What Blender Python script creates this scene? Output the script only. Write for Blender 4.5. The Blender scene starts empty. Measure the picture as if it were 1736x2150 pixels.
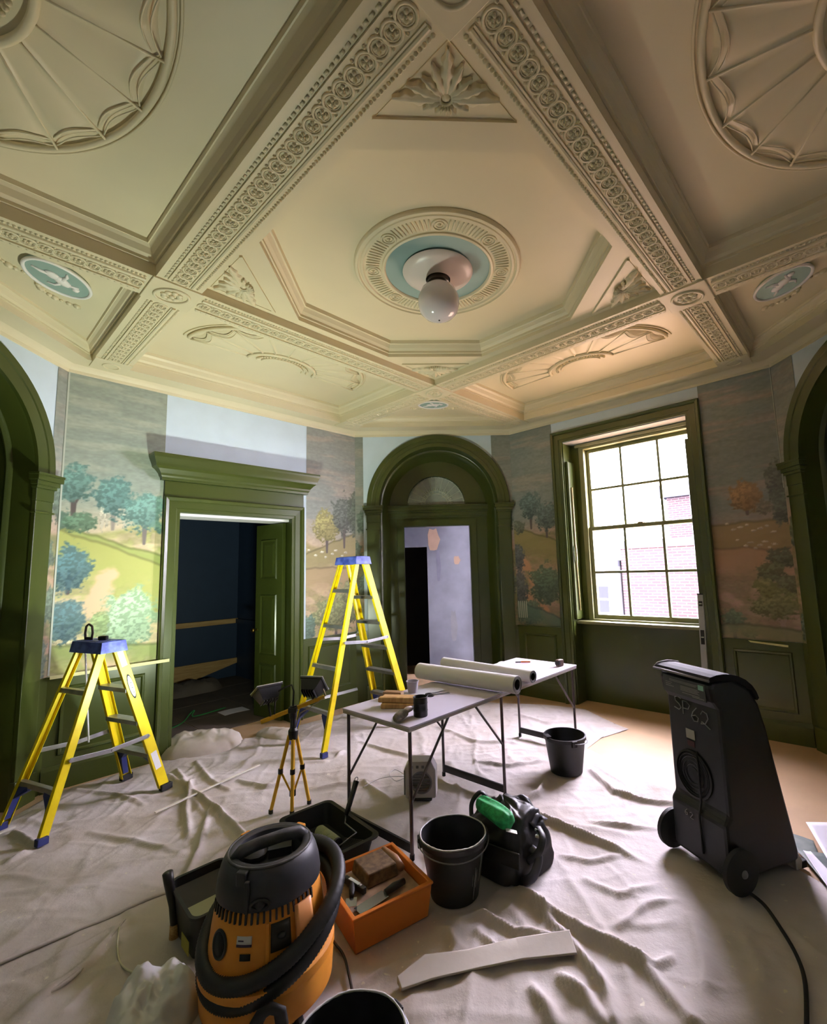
import bpy, math, random
import numpy as np
from math import sin, cos, pi, radians, sqrt, atan2
from mathutils import Matrix, Vector, noise as mnoise
from mathutils.geometry import tessellate_polygon
random.seed(7)
SC = bpy.context.scene
COL = SC.collection
S2 = sqrt(.5)

# ------------------------------------------------------------------ camera
FPX, YAW, PITCH, ROLL = 979.88, -0.0639, 0.1213, -0.0334
CAM = np.array([-0.1295, -3.036, 1.65])
PPX, PPY, IW, IH = 868 + 87.26, 1075.0, 1736, 2150
def cam_axes():
    f = np.array([-sin(YAW) * cos(PITCH), cos(YAW) * cos(PITCH), sin(PITCH)])
    r = np.array([cos(YAW), sin(YAW), 0.0]); u = np.cross(r, f)
    return cos(ROLL) * r + sin(ROLL) * u, -sin(ROLL) * r + cos(ROLL) * u, f
CR, CU, CF = cam_axes()
cd = bpy.data.cameras.new('camera'); cam = bpy.data.objects.new('camera', cd); COL.objects.link(cam)
cam.matrix_world = Matrix(((CR[0], CU[0], -CF[0], CAM[0]), (CR[1], CU[1], -CF[1], CAM[1]),
                           (CR[2], CU[2], -CF[2], CAM[2]), (0, 0, 0, 1)))
cd.sensor_fit = 'HORIZONTAL'; cd.sensor_width = 36.0
cd.lens = FPX / IW * 36.0
# the photograph is a crop: its optical axis sits right of the picture's middle
cd.shift_x = -(PPX - IW / 2) / IW
cd.shift_y = 0.0
cd.clip_start = .02; cd.clip_end = 200
SC.camera = cam

# ------------------------------------------------------------------ light and exposure
SC.view_settings.view_transform = 'Standard'
SC.view_settings.look = 'None'
SC.view_settings.gamma = 1.0
SC.view_settings.use_curve_mapping = False
SC.view_settings.exposure = 0.22
SKY = 56.0
WORK_LAMP = 54.0
w = bpy.data.worlds.new('overcast_sky'); SC.world = w; w.use_nodes = True
bg = w.node_tree.nodes['Background']
bg.inputs['Color'].default_value = (1.0, .915, 1.11, 1); bg.inputs['Strength'].default_value = SKY
SC.cycles.max_bounces = 10; SC.cycles.diffuse_bounces = 6; SC.cycles.glossy_bounces = 4
SC.cycles.transparent_max_bounces = 12; SC.cycles.transmission_bounces = 6
SC.cycles.use_denoising = True
SC.cycles.caustics_reflective = False; SC.cycles.caustics_refractive = False
SC.cycles.sample_clamp_indirect = 6.0

# ------------------------------------------------------------------ helpers
def px_ray(x, y):
    return (x - PPX) / FPX * CR + (PPY - y) / FPX * CU + CF
def at_z(x, y, z=0.0):
    d = px_ray(x, y); k = (z - CAM[2]) / d[2]
    return Vector((CAM + k * d).tolist())
def lin(c):
    return tuple(((v / 255) / 12.92 if v / 255 <= .04045 else (((v / 255) + .055) / 1.055) ** 2.4) for v in c)
class Wall:
    """local frame of one of the eight walls: t along (to the right seen from inside), o outward, z up"""
    def __init__(s, nx, ny, d):
        s.n = Vector((nx, ny, 0)); s.t = Vector((ny, -nx, 0)); s.d = d
        s.M = Matrix(((s.t.x, s.n.x, 0, s.n.x * d), (s.t.y, s.n.y, 0, s.n.y * d), (0, 0, 1, 0), (0, 0, 0, 1)))
    def p(s, t, o, z): return s.M @ Vector((t, o, z))
    def at(s, x, y, o=0.0):
        d = px_ray(x, y); n = np.array(s.n)
        k = (s.d + o - n @ CAM) / (n @ d); q = CAM + k * d
        return float(q @ np.array(s.t)), float(q[2])
RA, RB, HW = 3.22, 3.03, 3.54
W_BACK = Wall(0, 1, RA); W_LEFT = Wall(-1, 0, RA); W_RIGHT = Wall(1, 0, RA); W_FRONT = Wall(0, -1, RA)
W_BL = Wall(-S2, S2, RB); W_BR = Wall(S2, S2, RB); W_FL = Wall(-S2, -S2, RB); W_FR = Wall(S2, -S2, RB)
HB = RA * (sqrt(2) * RB / RA - 1)          # half length of an arch wall
HL = sqrt(2) * RA - RB                     # half length of a long wall

_mats = {}
def mat(name, rgb, rough=.6, var=.0, vscale=6.0, bump=.0, bscale=60.0, metal=0.0, spec=.5, rgb2=None, coat=0.0, det=4.0, stretch=None):
    if name in _mats: return _mats[name]
    m = bpy.data.materials.new(name); m.use_nodes = True; nt = m.node_tree
    b = nt.nodes['Principled BSDF']
    b.inputs['Roughness'].default_value = rough; b.inputs['Metallic'].default_value = metal
    b.inputs['Specular IOR Level'].default_value = spec
    if coat: b.inputs['Coat Weight'].default_value = coat; b.inputs['Coat Roughness'].default_value = .12
    c = lin(rgb); b.inputs['Base Color'].default_value = (*c, 1)
    tc = nt.nodes.new('ShaderNodeTexCoord'); src = tc.outputs['Object']
    if stretch:
        mp = nt.nodes.new('ShaderNodeMapping'); mp.inputs['Scale'].default_value = stretch
        nt.links.new(src, mp.inputs['Vector']); src = mp.outputs['Vector']
    if var or rgb2:
        n = nt.nodes.new('ShaderNodeTexNoise'); n.inputs['Scale'].default_value = vscale; n.inputs['Detail'].default_value = det
        nt.links.new(src, n.inputs['Vector'])
        r = nt.nodes.new('ShaderNodeValToRGB'); nt.links.new(n.outputs['Fac'], r.inputs['Fac'])
        c2 = lin(rgb2) if rgb2 else tuple(v * (1 - var) for v in c)
        c1 = c if rgb2 else tuple(min(1, v * (1 + var)) for v in c)
        r.color_ramp.elements[0].position = .35; r.color_ramp.elements[1].position = .65
        r.color_ramp.elements[0].color = (*c2, 1); r.color_ramp.elements[1].color = (*c1, 1)
        nt.links.new(r.outputs['Color'], b.inputs['Base Color'])
    if bump:
        n2 = nt.nodes.new('ShaderNodeTexNoise'); n2.inputs['Scale'].default_value = bscale; n2.inputs['Detail'].default_value = 3
        nt.links.new(src, n2.inputs['Vector'])
        bp = nt.nodes.new('ShaderNodeBump'); bp.inputs['Strength'].default_value = bump; bp.inputs['Distance'].default_value = .01
        nt.links.new(n2.outputs['Fac'], bp.inputs['Height']); nt.links.new(bp.outputs['Normal'], b.inputs['Normal'])
    _mats[name] = m
    return m

def smooth_path(P, k=6):
    P = [Vector(p) for p in P]; out = []
    for i in range(len(P) - 1):
        a, b, c, d = P[max(i - 1, 0)], P[i], P[i + 1], P[min(i + 2, len(P) - 1)]
        for j in range(k):
            t = j / k; out.append(.5 * ((2 * b) + (c - a) * t + (2 * a - 5 * b + 4 * c - d) * t * t + (3 * b - a - 3 * c + d) * t ** 3))
    return out + [P[-1]]
class MB:
    """collects shapes for ONE mesh"""
    def __init__(s, M=None): s.v = []; s.f = []; s.M = M; s.mi = []; s.cur = 0
    def add(s, vs, fs, M=None):
        T = None
        if M is not None and s.M is not None: T = s.M @ M
        elif M is not None: T = M
        elif s.M is not None: T = s.M
        o = len(s.v)
        if T is None: s.v += [tuple(v) for v in vs]
        else: s.v += [tuple(T @ Vector(v)) for v in vs]
        s.f += [tuple(i + o for i in f) for f in fs]; s.mi += [s.cur] * len(fs)
        return s
    def box(s, x0, x1, y0, y1, z0, z1, M=None):
        v = [(x, y, z) for z in (z0, z1) for y in (y0, y1) for x in (x0, x1)]
        return s.add(v, [(0, 2, 3, 1), (4, 5, 7, 6), (0, 1, 5, 4), (2, 6, 7, 3), (0, 4, 6, 2), (1, 3, 7, 5)], M)
    def taper(s, b, t, z0, z1, M=None):
        """frustum box: b,t = (x0,x1,y0,y1) at z0,z1"""
        v = [(x, y, z0) for y in b[2:] for x in b[:2]] + [(x, y, z1) for y in t[2:] for x in t[:2]]
        return s.add(v, [(0, 2, 3, 1), (4, 5, 7, 6), (0, 1, 5, 4), (2, 6, 7, 3), (0, 4, 6, 2), (1, 3, 7, 5)], M)
    def prism(s, poly, a, b, M=None, holes=()):
        """poly in local XY extruded z a..b"""
        loops = [list(poly)] + [list(h) for h in holes]
        flat = [p for l in loops for p in l]; n = len(flat)
        tri = tessellate_polygon([[Vector((x, y, 0)) for x, y in l] for l in loops])
        v = [(x, y, a) for x, y in flat] + [(x, y, b) for x, y in flat]
        f = [tuple(t) for t in tri] + [tuple(i + n for i in t) for t in tri]
        o = 0
        for l in loops:
            k = len(l)
            for i in range(k):
                j = (i + 1) % k; f.append((o + i, o + j, o + j + n, o + i + n))
            o += k
        return s.add(v, f, M)
    def face(s, poly, z, M=None, holes=()):
        loops = [list(poly)] + [list(h) for h in holes]
        flat = [p for l in loops for p in l]
        tri = tessellate_polygon([[Vector((x, y, 0)) for x, y in l] for l in loops])
        return s.add([(x, y, z) for x, y in flat], [tuple(t) for t in tri], M)
    def tube(s, path, r, n=8, closed=False, M=None, flat=1.0):
        P = [Vector(p) for p in path]; k = len(P); rr = r if hasattr(r, '__len__') else [r] * k
        vs = []; prev = None
        for i in range(k):
            if closed: d = P[(i + 1) % k] - P[i - 1]
            else: d = P[min(i + 1, k - 1)] - P[max(i - 1, 0)]
            if d.length < 1e-9: d = Vector((0, 0, 1))
            d.normalize()
            if prev is None:
                up = Vector((0, 0, 1)) if abs(d.z) < .9 else Vector((1, 0, 0))
                u = d.cross(up).normalized()
            else:
                u = (prev - d * prev.dot(d))
                u = u.normalized() if u.length > 1e-6 else d.orthogonal().normalized()
            prev = u; q = d.cross(u)
            for j in range(n):
                a = 2 * pi * j / n
                vs.append(P[i] + rr[i] * (cos(a) * u + flat * sin(a) * q))
        fs = []
        for i in range(k if closed else k - 1):
            for j in range(n):
                a0 = i * n + j; a1 = i * n + (j + 1) % n; b = ((i + 1) % k) * n
                fs.append((a0, a1, b + (j + 1) % n, b + j))
        if not closed:
            fs.append(tuple(range(n))[::-1]); fs.append(tuple((k - 1) * n + j for j in range(n)))
        return s.add(vs, fs, M)
    def rod(s, a, b, r, n=10, M=None): return s.tube([a, b], r, n, M=M)
    def bar(s, a, b, w, h, up=(0, 0, 1), M=None):
        """rectangular bar a->b, width w (sideways), height h (along up)"""
        a = Vector(a); b = Vector(b); d = (b - a).normalized(); u = Vector(up)
        x = d.cross(u).normalized(); u = x.cross(d)
        v = []
        for p in (a, b):
            for sx, su in ((-1, -1), (1, -1), (1, 1), (-1, 1)): v.append(p + x * w / 2 * sx + u * h / 2 * su)
        return s.add(v, [(3, 2, 1, 0), (4, 5, 6, 7), (0, 1, 5, 4), (1, 2, 6, 5), (2, 3, 7, 6), (3, 0, 4, 7)], M)
    def lathe(s, prof, n=32, M=None, a0=0.0, a1=2 * pi, sx=1.0, sy=1.0):
        full = abs(a1 - a0 - 2 * pi) < 1e-6; m = n if full else n + 1; k = len(prof)
        v = []
        for j in range(m):
            a = a0 + (a1 - a0) * j / n
            for r, z in prof: v.append((r * cos(a) * sx, r * sin(a) * sy, z))
        f = []
        for j in range(n):
            jj = (j + 1) % m
            for i in range(k - 1): f.append((j * k + i, jj * k + i, jj * k + i + 1, j * k + i + 1))
        return s.add(v, f, M)
    def rings(s, rings, closed=True, cap0=False, cap1=False, M=None):
        n = len(rings[0]); v = [p for r in rings for p in r]; f = []
        for i in range(len(rings) - 1):
            for j in range(n if closed else n - 1):
                f.append((i * n + j, i * n + (j + 1) % n, (i + 1) * n + (j + 1) % n, (i + 1) * n + j))
        if cap0: f.append(tuple(range(n))[::-1])
        if cap1: f.append(tuple((len(rings) - 1) * n + j for j in range(n)))
        return s.add(v, f, M)
    def grid(s, fn, nu, nv, M=None):
        v = [fn(i / nu, j / nv) for j in range(nv + 1) for i in range(nu + 1)]
        f = [(j * (nu + 1) + i, j * (nu + 1) + i + 1, (j + 1) * (nu + 1) + i + 1, (j + 1) * (nu + 1) + i) for j in range(nv) for i in range(nu)]
        return s.add(v, f, M)
    def ball(s, c, r, n=12, M=None, sc=(1, 1, 1)):
        c = Vector(c); prof = [(max(1e-4, r * sin(pi * i / (n // 2))), -r * cos(pi * i / (n // 2))) for i in range(n // 2 + 1)]
        T = Matrix.Translation(c) @ Matrix.Diagonal((*sc, 1))
        return s.lathe(prof, n, T if M is None else M @ T)

def mesh_of(mb, name, material, smooth=False):
    me = bpy.data.meshes.new(name); me.from_pydata(mb.v, [], mb.f)
    for m in (material if isinstance(material, (list, tuple)) else [material]): me.materials.append(m)
    if isinstance(material, (list, tuple)): me.polygons.foreach_set('material_index', mb.mi)
    import bmesh
    bm = bmesh.new(); bm.from_mesh(me)
    bmesh.ops.remove_doubles(bm, verts=bm.verts, dist=1e-5)
    bmesh.ops.recalc_face_normals(bm, faces=bm.faces); bm.to_mesh(me); bm.free()
    if smooth: me.shade_smooth()
    return me
def obj(name, mb, material, parent=None, bevel=0.0, smooth=False, angle=None, loc=None, rotz=None, label=None, kind=None, sub=0, solid=0.0):
    me = mb if isinstance(mb, bpy.types.Mesh) else mesh_of(mb, name, material, smooth)
    o = bpy.data.objects.new(name, me); COL.objects.link(o)
    if parent is not None: o.parent = parent
    if loc is not None: o.location = loc
    if rotz is not None: o.rotation_euler = (0, 0, rotz)
    if solid:
        md = o.modifiers.new('solid', 'SOLIDIFY'); md.thickness = solid; md.offset = 0
    if bevel:
        md = o.modifiers.new('bevel', 'BEVEL'); md.width = bevel; md.segments = 2; md.limit_method = 'ANGLE'; md.angle_limit = radians(40)
    if sub:
        md = o.modifiers.new('sub', 'SUBSURF'); md.levels = sub; md.render_levels = sub
    if angle: me.set_sharp_from_angle(angle=radians(angle))
    if label: o['label'] = label
    if kind: o['kind'] = kind
    return o
def tag(o, label, cat, group=None):
    o['label'] = label; o['category'] = cat
    if group: o['group'] = group
    return o
def thing(name, label, cat, loc=(0, 0, 0), rotz=0.0, group=None):
    o = bpy.data.objects.new(name, None); COL.objects.link(o); o.empty_display_size = .1
    o.location = loc; o.rotation_euler = (0, 0, rotz)
    return tag(o, label, cat, group)
def again(name, src, parent, M=None):
    """one more piece sharing src's mesh"""
    o = bpy.data.objects.new(name, src if isinstance(src, bpy.types.Mesh) else src.data); COL.objects.link(o); o.parent = parent
    if M is not None: o.matrix_local = M
    return o
def inset(poly, d):
    """offset a convex ccw polygon inwards by d"""
    n = len(poly); out = []
    for i in range(n):
        p0, p1, p2 = (Vector(poly[i - 1]), Vector(poly[i]), Vector(poly[(i + 1) % n]))
        e1 = (p1 - p0).normalized(); e2 = (p2 - p1).normalized()
        n1 = Vector((-e1.y, e1.x)); n2 = Vector((-e2.y, e2.x))
        b = (n1 + n2); b = b / max(1e-6, b.dot(n1)); out.append((p1.x + b.x * d, p1.y + b.y * d))
    return out
def sweep_in(mb, poly, prof):
    """mould a profile [(inset, z)] round the inside of a ccw polygon"""
    mb.rings([[(*q, z) for q in inset(poly, d)] for d, z in prof])
    return inset(poly, prof[-1][0])

# ------------------------------------------------------------------ paints
CREAM = mat('cream_ceiling_paint', (216, 204, 174), .42, var=.03, vscale=1.5, spec=.35)
GREEN = mat('olive_gloss_paint', (61, 70, 27), .28, var=.06, vscale=3, spec=.5, bump=.02, bscale=40)
LINING = mat('pale_blue_lining_paper', (205, 220, 235), .7, var=.03, vscale=4)
FLOORB = mat('tan_hardboard', (196, 164, 128), .55, var=.06, vscale=3, bump=.02)
NAVY = mat('navy_paint', (40, 58, 84), .6, var=.05)
RAWWOOD = mat('raw_pine', (206, 168, 112), .6, rgb2=(182, 140, 84), vscale=4, stretch=(1, 12, 12))
WHITEP = mat('white_gloss_paint', (226, 224, 226), .4)
PLASTER = mat('skimmed_plaster', (122, 126, 138), .75, rgb2=(92, 95, 106), vscale=1.6, bump=.05, bscale=8)
BLACKV = mat('painted_gap_darkness', (16, 16, 18), .8)

# ------------------------------------------------------------------ walls
def arch_pts(cx, r, zs, n=40):
    return [(cx + r * cos(pi * i / n), zs + r * sin(pi * i / n)) for i in range(n + 1)]
VERT = Matrix(((1, 0, 0, 0), (0, 0, 1, 0), (0, 1, 0, 0), (0, 0, 0, 1)))   # (x,y,z)->(t, o, z): poly x=t, y=z, extrude = o
def vprism(mb, poly, o0, o1, holes=()): return mb.prism(poly, o0, o1, M=VERT, holes=holes)
def wall_obj(name, W, poly, thick=.30, m=LINING, holes=()):
    mb = MB(); vprism(mb, poly, 0, thick, holes)
    o = obj(name, mb, m, kind='structure'); o.matrix_world = W.M
    return o
TOP = 3.90
ZS, RIN, ROUT = 2.52, .80, .965
def arch_wall(name, W, cx):
    hole = [(cx + RIN, 0)] + arch_pts(cx, RIN, ZS) + [(cx - RIN, 0)]
    poly = [(-HB, 0), (-HB, TOP), (HB, TOP), (HB, 0)] + hole
    return wall_obj(name, W, poly)
wall_back = arch_wall('wall_back', W_BACK, .055)
wall_left = arch_wall('wall_left', W_LEFT, .0)
wall_right = arch_wall('wall_right', W_RIGHT, -.03)
wall_front = arch_wall('wall_front', W_FRONT, .0)
DT0, DT1, DZ = -.60, .60, 2.30            # door opening
wall_bl = wall_obj('wall_back_left', W_BL, [(-HL, 0), (-HL, TOP), (HL, TOP), (HL, 0), (DT1, 0), (DT1, DZ), (DT0, DZ), (DT0, 0)])
NT0, NT1, NZ = -.735, .745, 3.20          # window niche
wall_br = wall_obj('wall_back_right', W_BR, [(-HL, 0), (-HL, TOP), (HL, TOP), (HL, 0), (NT1, 0), (NT1, NZ), (NT0, NZ), (NT0, 0)], thick=.22)
wall_fl = wall_obj('wall_front_left', W_FL, [(-HL, 0), (-HL, TOP), (HL, TOP), (HL, 0)])
wall_fr = wall_obj('wall_front_right', W_FR, [(-HL, 0), (-HL, TOP), (HL, TOP), (HL, 0)])
mb = MB(); mb.box(-9, 9, -9, 10, -.2, 0); obj('floor', mb, FLOORB, kind='structure')

# dado (green wainscot) on the long walls, with recessed panels and a skirting
def dado(parent, t0, t1, pan=True):
    mb = MB(); mb.box(t0, t1, -.012, 0, 0, .885)
    obj('dado_board', mb, GREEN, parent)
    if pan:
        a, b, c, d = t0 + .09, t1 - .09, .26, .80
        mb = MB()
        mb.rings([[(x, y, z) for x, z in ((p, r), (q, r), (q, u), (p, u))] for p, q, r, u, y in
                  ((a, b, c, d, -.012), (a + .008, b - .008, c + .008, d - .008, -.026), (a + .022, b - .022, c + .022, d - .022, -.024), (a + .032, b - .032, c + .032, d - .032, -.014))])
        obj('panel_moulding', mb, GREEN, parent)
    mb = MB(); mb.box(t0, t1, -.022, -.012, .872, .89); obj('dado_cap', mb, GREEN, parent)
def skirting(name, W, spans):
    mb = MB()
    for a, b in spans:
        mb.box(a, b, -.03, -.01, 0, .16); mb.taper((a, b, -.03, -.01), (a, b, -.016, -.01), .16, .19)
    o = obj(name, mb, GREEN, kind='structure'); o.matrix_world = W.M
dado(wall_bl, -HL, -.745); dado(wall_bl, .735, HL)
skirting('baseboard_back_left', W_BL, [(-HL, -.745), (.735, HL)])
dado(wall_br, -HL, -.87); dado(wall_br, .87, HL)
skirting('baseboard_back_right', W_BR, [(-HL, -.87), (.87, HL)])
for wl in (wall_fl, wall_fr): dado(wl, -HL, HL)

# arches: pilasters, imposts, archivolt, barrel soffit, back wall with door opening
def arch_fit(wl, cx, depth=.45, dark=False):
    for sgn in (-1, 1):
        a, b = sorted((cx + sgn * (RIN - .005), cx + sgn * ROUT))
        mb = MB(); mb.box(a, b, -.03, .0, .0, 2.30); mb.box(a - (.012), b + .012, -.045, 0, 0, .2)
        obj('pilaster', mb, GREEN, wl, bevel=.004)
        mb = MB()
        for z0, z1, e in ((2.20, 2.215, .012), (2.30, 2.40, .004), (2.40, 2.425, .016), (2.425, 2.46, .028), (2.46, 2.50, .045), (2.50, ZS, .05)):
            mb.box(a - e, b + e, -.03 - e, .0, z0, z1)
        obj('impost', mb, GREEN, wl, bevel=.003)
    mb = MB()                                            # archivolt with stepped face
    n = 40; prof = [(RIN, 0), (RIN, -.028), (RIN + .05, -.03), (RIN + .055, -.022), (RIN + .10, -.024), (RIN + .106, -.034), (ROUT - .008, -.04), (ROUT, -.03), (ROUT, 0)]
    mb.rings([[(cx + r * cos(pi * i / n), o, ZS + r * sin(pi * i / n)) for r, o in prof] for i in range(n + 1)], closed=False)
    obj('archivolt', mb, GREEN, wl, smooth=True, angle=35)
    mb = MB()                                            # soffit and jamb linings with a bead
    pr = [(cx + RIN, 0.0)] + arch_pts(cx, RIN, ZS, n) + [(cx - RIN, 0.0)]
    def off(p, d):
        x, z = p
        if z > ZS: k = (RIN - d) / RIN; return (cx + (x - cx) * k, ZS + (z - ZS) * k)
        return (cx + (x - cx) * (RIN - d) / RIN, z)
    rows = [(0, 0.0), (.004, .02), (0.004, .16), (.022, .17), (.03, .19), (.022, .21), (.006, .22), (.02, .30), (.06, .38), (.10, depth)]
    mb.rings([[(*[off(p, d)[0]], o, off(p, d)[1]) for p in pr] for d, o in rows], closed=False)
    obj('soffit_lining', mb, GREEN, wl, smooth=True, angle=40)
    return depth
def sliver_dado(wl, cx):
    for a, b in ((-HB, cx - ROUT + .01), (cx + ROUT - .01, HB)):
        if b - a > .01:
            mb = MB(); mb.box(a, b, -.012, 0, 0, .89); obj('dado_board', mb, GREEN, wl)
def arch_back(wl, cx, depth, t0=None, t1=None, zd=2.27, lunette=True):
    r = RIN + .3
    outer = [(cx - r, 0), (cx - r, ZS)] + arch_pts(cx, r, ZS)[::-1][1:-1] + [(cx + r, ZS), (cx + r, 0)]
    holes = []
    if t0 is not None: outer = outer + [(t1, 0), (t1, zd), (t0, zd), (t0, 0)]
    lr, lz = .42, 2.585; lc = (t0 + t1) / 2 if t0 is not None else cx
    if lunette: holes = [arch_pts(lc, lr, lz, 20)]
    mb = MB(); vprism(mb, outer, depth, depth + .09, holes)
    obj('door_screen', mb, GREEN, wl)
    mb = MB()
    for z0, z1, e in ((2.40, 2.42, .012), (2.42, 2.47, .02), (2.47, 2.50, .035), (2.50, 2.55, .05), (2.55, 2.575, .055)):
        mb.box(cx - RIN + .08, cx + RIN - .08, depth - e, depth, z0, z1)
    obj('transom', mb, GREEN, wl, bevel=.003)
    if t0 is not None:
        mb = MB()
        for a, b in ((t0 - .10, t0 - .005), (t1 + .005, t1 + .10)): mb.box(a, b, depth - .02, depth, 0, zd + .10)
        mb.box(t0 - .005, t1 + .005, depth - .02, depth, zd + .005, zd + .10)
        obj('door_casing', mb, GREEN, wl, bevel=.004)
    return lc, lr, lz
for wl, cx in ((wall_back, .055), (wall_left, .0), (wall_right, -.03)):
    d = arch_fit(wl, cx); sliver_dado(wl, cx)
arch_fit(wall_front, 0.0)
lc, lr, lz = arch_back(wall_back, .055, .45, -.44, .50)
arch_back(wall_left, 0.0, .45, lunette=False); arch_back(wall_right, -.03, .45, lunette=False)
mb = MB(); mb.box(-1.2, 1.2, .45, .6, 0, 3.6); obj('blocking_board', mb, GREEN, wall_front)  # added out of view so that no light enters by the near arch

# panelled door leaves inside the side arches
def door_panels(parent, t0, t1, o, rows, cols=1, mm=GREEN, gap=.09, name='door_panel'):
    w_ = (t1 - t0 - gap * (cols + 1)) / cols
    for c in range(cols):
        a = t0 + gap + c * (w_ + gap)
        for z0, z1 in rows:
            mb = MB()
            mb.rings([[(x, y, z) for x, z in ((p, r), (q, r), (q, u), (p, u))] for p, q, r, u, y in
                      ((a, a + w_, z0, z1, o), (a + .008, a + w_ - .008, z0 + .008, z1 - .008, o - .012), (a + .02, a + w_ - .02, z0 + .02, z1 - .02, o - .002),
                       (a + .055, a + w_ - .055, z0 + .055, z1 - .055, o - .012))], cap1=True)
            obj(name, mb, mm, parent)
for wl, cx, nm in ((wall_left, 0.0, 'door_3'), (wall_right, -.03, 'door_4')):
    mb = MB(); mb.box(cx - .46, cx + .46, .435, .45, .02, 2.27)
    d = obj(nm, mb, GREEN, kind='structure', bevel=.003); d.matrix_world = wl.matrix_world
    door_panels(d, cx - .46, cx + .46, .435, ((.2, .72), (.85, 1.5), (1.62, 2.12)), 2)

# fanlight over the far door
GLASSD = mat('frosted_fanlight_glass', (150, 158, 150), .25, var=.1, vscale=14, spec=.6)
LEAD = mat('pale_lead', (190, 196, 180), .4)
wf = MB(); vprism(wf, arch_pts(lc, lr, lz, 24), .50, .506)
fan = obj('window_2', wf, GLASSD, kind='structure'); fan.matrix_world = W_BACK.M
for i in range(1, 12):
    a = pi * i / 12
    mb = MB(); mb.bar((lc + .17 * cos(a), .496, lz + .17 * sin(a)), (lc + (lr - .01) * cos(a), .496, lz + (lr - .01) * sin(a)), .006, .006, up=(0, 1, 0)); obj('glazing_bar', mb, LEAD, fan)
for r in (.17, .215, lr - .012):
    mb = MB(); mb.tube([(lc + r * cos(pi * i / 28), .495, lz + r * sin(pi * i / 28)) for i in range(29)], .005, 6); obj('came', mb, LEAD, fan, smooth=True)
bd = MB(); bd.ball((0, 0, 0), .012, 8); bdm = mesh_of(bd, 'boss', LEAD, True)
for i in range(12):
    a = pi * (i + .5) / 12
    for r in (.235, lr - .012):
        again('boss', bdm, fan, Matrix.Translation((lc + r * cos(a), .492, lz + r * sin(a))))

# passage behind the far arch
pas = MB(); W = W_BACK
pas.box(-.12, 1.5, 1.35, 1.45, 0, 2.9)          # end wall (right of the dark gap)
pas.box(-1.5, -.12, 1.35, 1.45, 2.02, 2.9); pas.box(-1.5, -.52, 1.35, 1.45, 0, 2.02)
pas.box(-1.5, 1.5, .54, 1.45, 2.9, 3.0)         # ceiling
pas.box(-1.6, -1.5, .54, 1.45, 0, 3.0)
pas.box(1.5, 1.6, .54, 1.45, 0, 2.10); pas.box(1.5, 1.6, .54, 1.45, 2.36, 3.0); pas.box(1.5, 1.6, .54, .80, 2.10, 2.36)  # the gap left here is an added, unseen opening for sky light
o = obj('wall_passage', pas, PLASTER, kind='structure'); o.matrix_world = W.M
for (a, b, c, d_), cc in (((.30, .42, 1.72, 1.86), (150, 126, 108)), ((-.12, .10, 1.95, 2.32), (150, 154, 168)), ((.02, .10, 1.45, 1.98), (100, 102, 118)), ((.22, .34, .5, 1.0), (116, 118, 124))):
    mb = MB(); n = 12; mb.add([((a + b) / 2 + (b - a) / 2 * cos(2 * pi * i / n) * (1 + .2 * sin(5 * i)), 1.347, (c + d_) / 2 + (d_ - c) / 2 * sin(2 * pi * i / n) * (1 + .15 * cos(3 * i))) for i in range(n)], [tuple(range(n))])
    obj('filler_patch', mb, mat('filler_patch_%d' % cc[0], cc, .8, var=.08), o)
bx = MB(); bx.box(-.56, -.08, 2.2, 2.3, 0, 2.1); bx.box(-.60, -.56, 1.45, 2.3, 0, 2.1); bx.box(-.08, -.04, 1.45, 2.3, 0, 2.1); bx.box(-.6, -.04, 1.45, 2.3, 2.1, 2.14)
o = obj('wall_dark_gap', bx, BLACKV, kind='structure'); o.matrix_world = W.M  # box coloured near black to stand for the darkness beyond the gap

# ------------------------------------------------------------------ door_1: surround, cornice, right-hand leaf; blue room
ds = MB(); ds.box(-.001, .001, .001, .002, .0, .002)
def casing(mb, t0, t1, z1, w, o):
    """three-sided architrave with a stepped profile, t0..t1 opening"""
    prof = [(0, -.0), (0, -.024), (w * .22, -.026), (w * .25, -.034), (w * .70, -.036), (w * .74, -.05), (w * .93, -.058), (w, -.05), (w, 0)]
    pth = lambda d: [(t0 - d, 0), (t0 - d, z1 + d), (t1 + d, z1 + d), (t1 + d, 0)]
    mb.rings([[(t, oo + o, z) for t, z in pth(d)] for d, oo in prof], closed=False)
mb = MB(); casing(mb, DT0, DT1, DZ, .145, 0)
door1 = obj('door_1', mb, GREEN, kind='structure'); door1.matrix_world = W_BL.M
mb = MB(); mb.box(DT0 - .145, DT1 + .145, -.03, 0, DZ + .145, 2.60); obj('frieze', mb, GREEN, door1, bevel=.004)
mb = MB()
pr = [(0, 2.60), (.035, 2.60), (.04, 2.625), (.05, 2.64), (.055, 2.66), (.085, 2.70), (.11, 2.72), (.115, 2.745), (.12, 2.76), (.135, 2.80), (.14, 2.82), (.14, 2.84), (0, 2.85)]
cl, cr_ = DT0 - .145, DT1 + .145
mb.rings([[(cl - e, 0, z), (cl - e, -.03 - e, z), (cr_ + e, -.03 - e, z), (cr_ + e, 0, z)] for e, z in pr], closed=False)
obj('cornice', mb, GREEN, door1)
mb = MB(); mb.box(DT0 - .012, DT0, 0, .30, 0, DZ); mb.box(DT1, DT1 + .012, 0, .30, 0, DZ)
mb.M = None
mb.box(DT0, DT1, .0, .30, DZ - .004, DZ + .012)
obj('jamb_lining', mb, GREEN, door1)
mb = MB(); mb.box(DT0, DT1, .05, .34, DZ - .03, DZ - .004); obj('head_lining', mb, WHITEP, door1)
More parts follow.
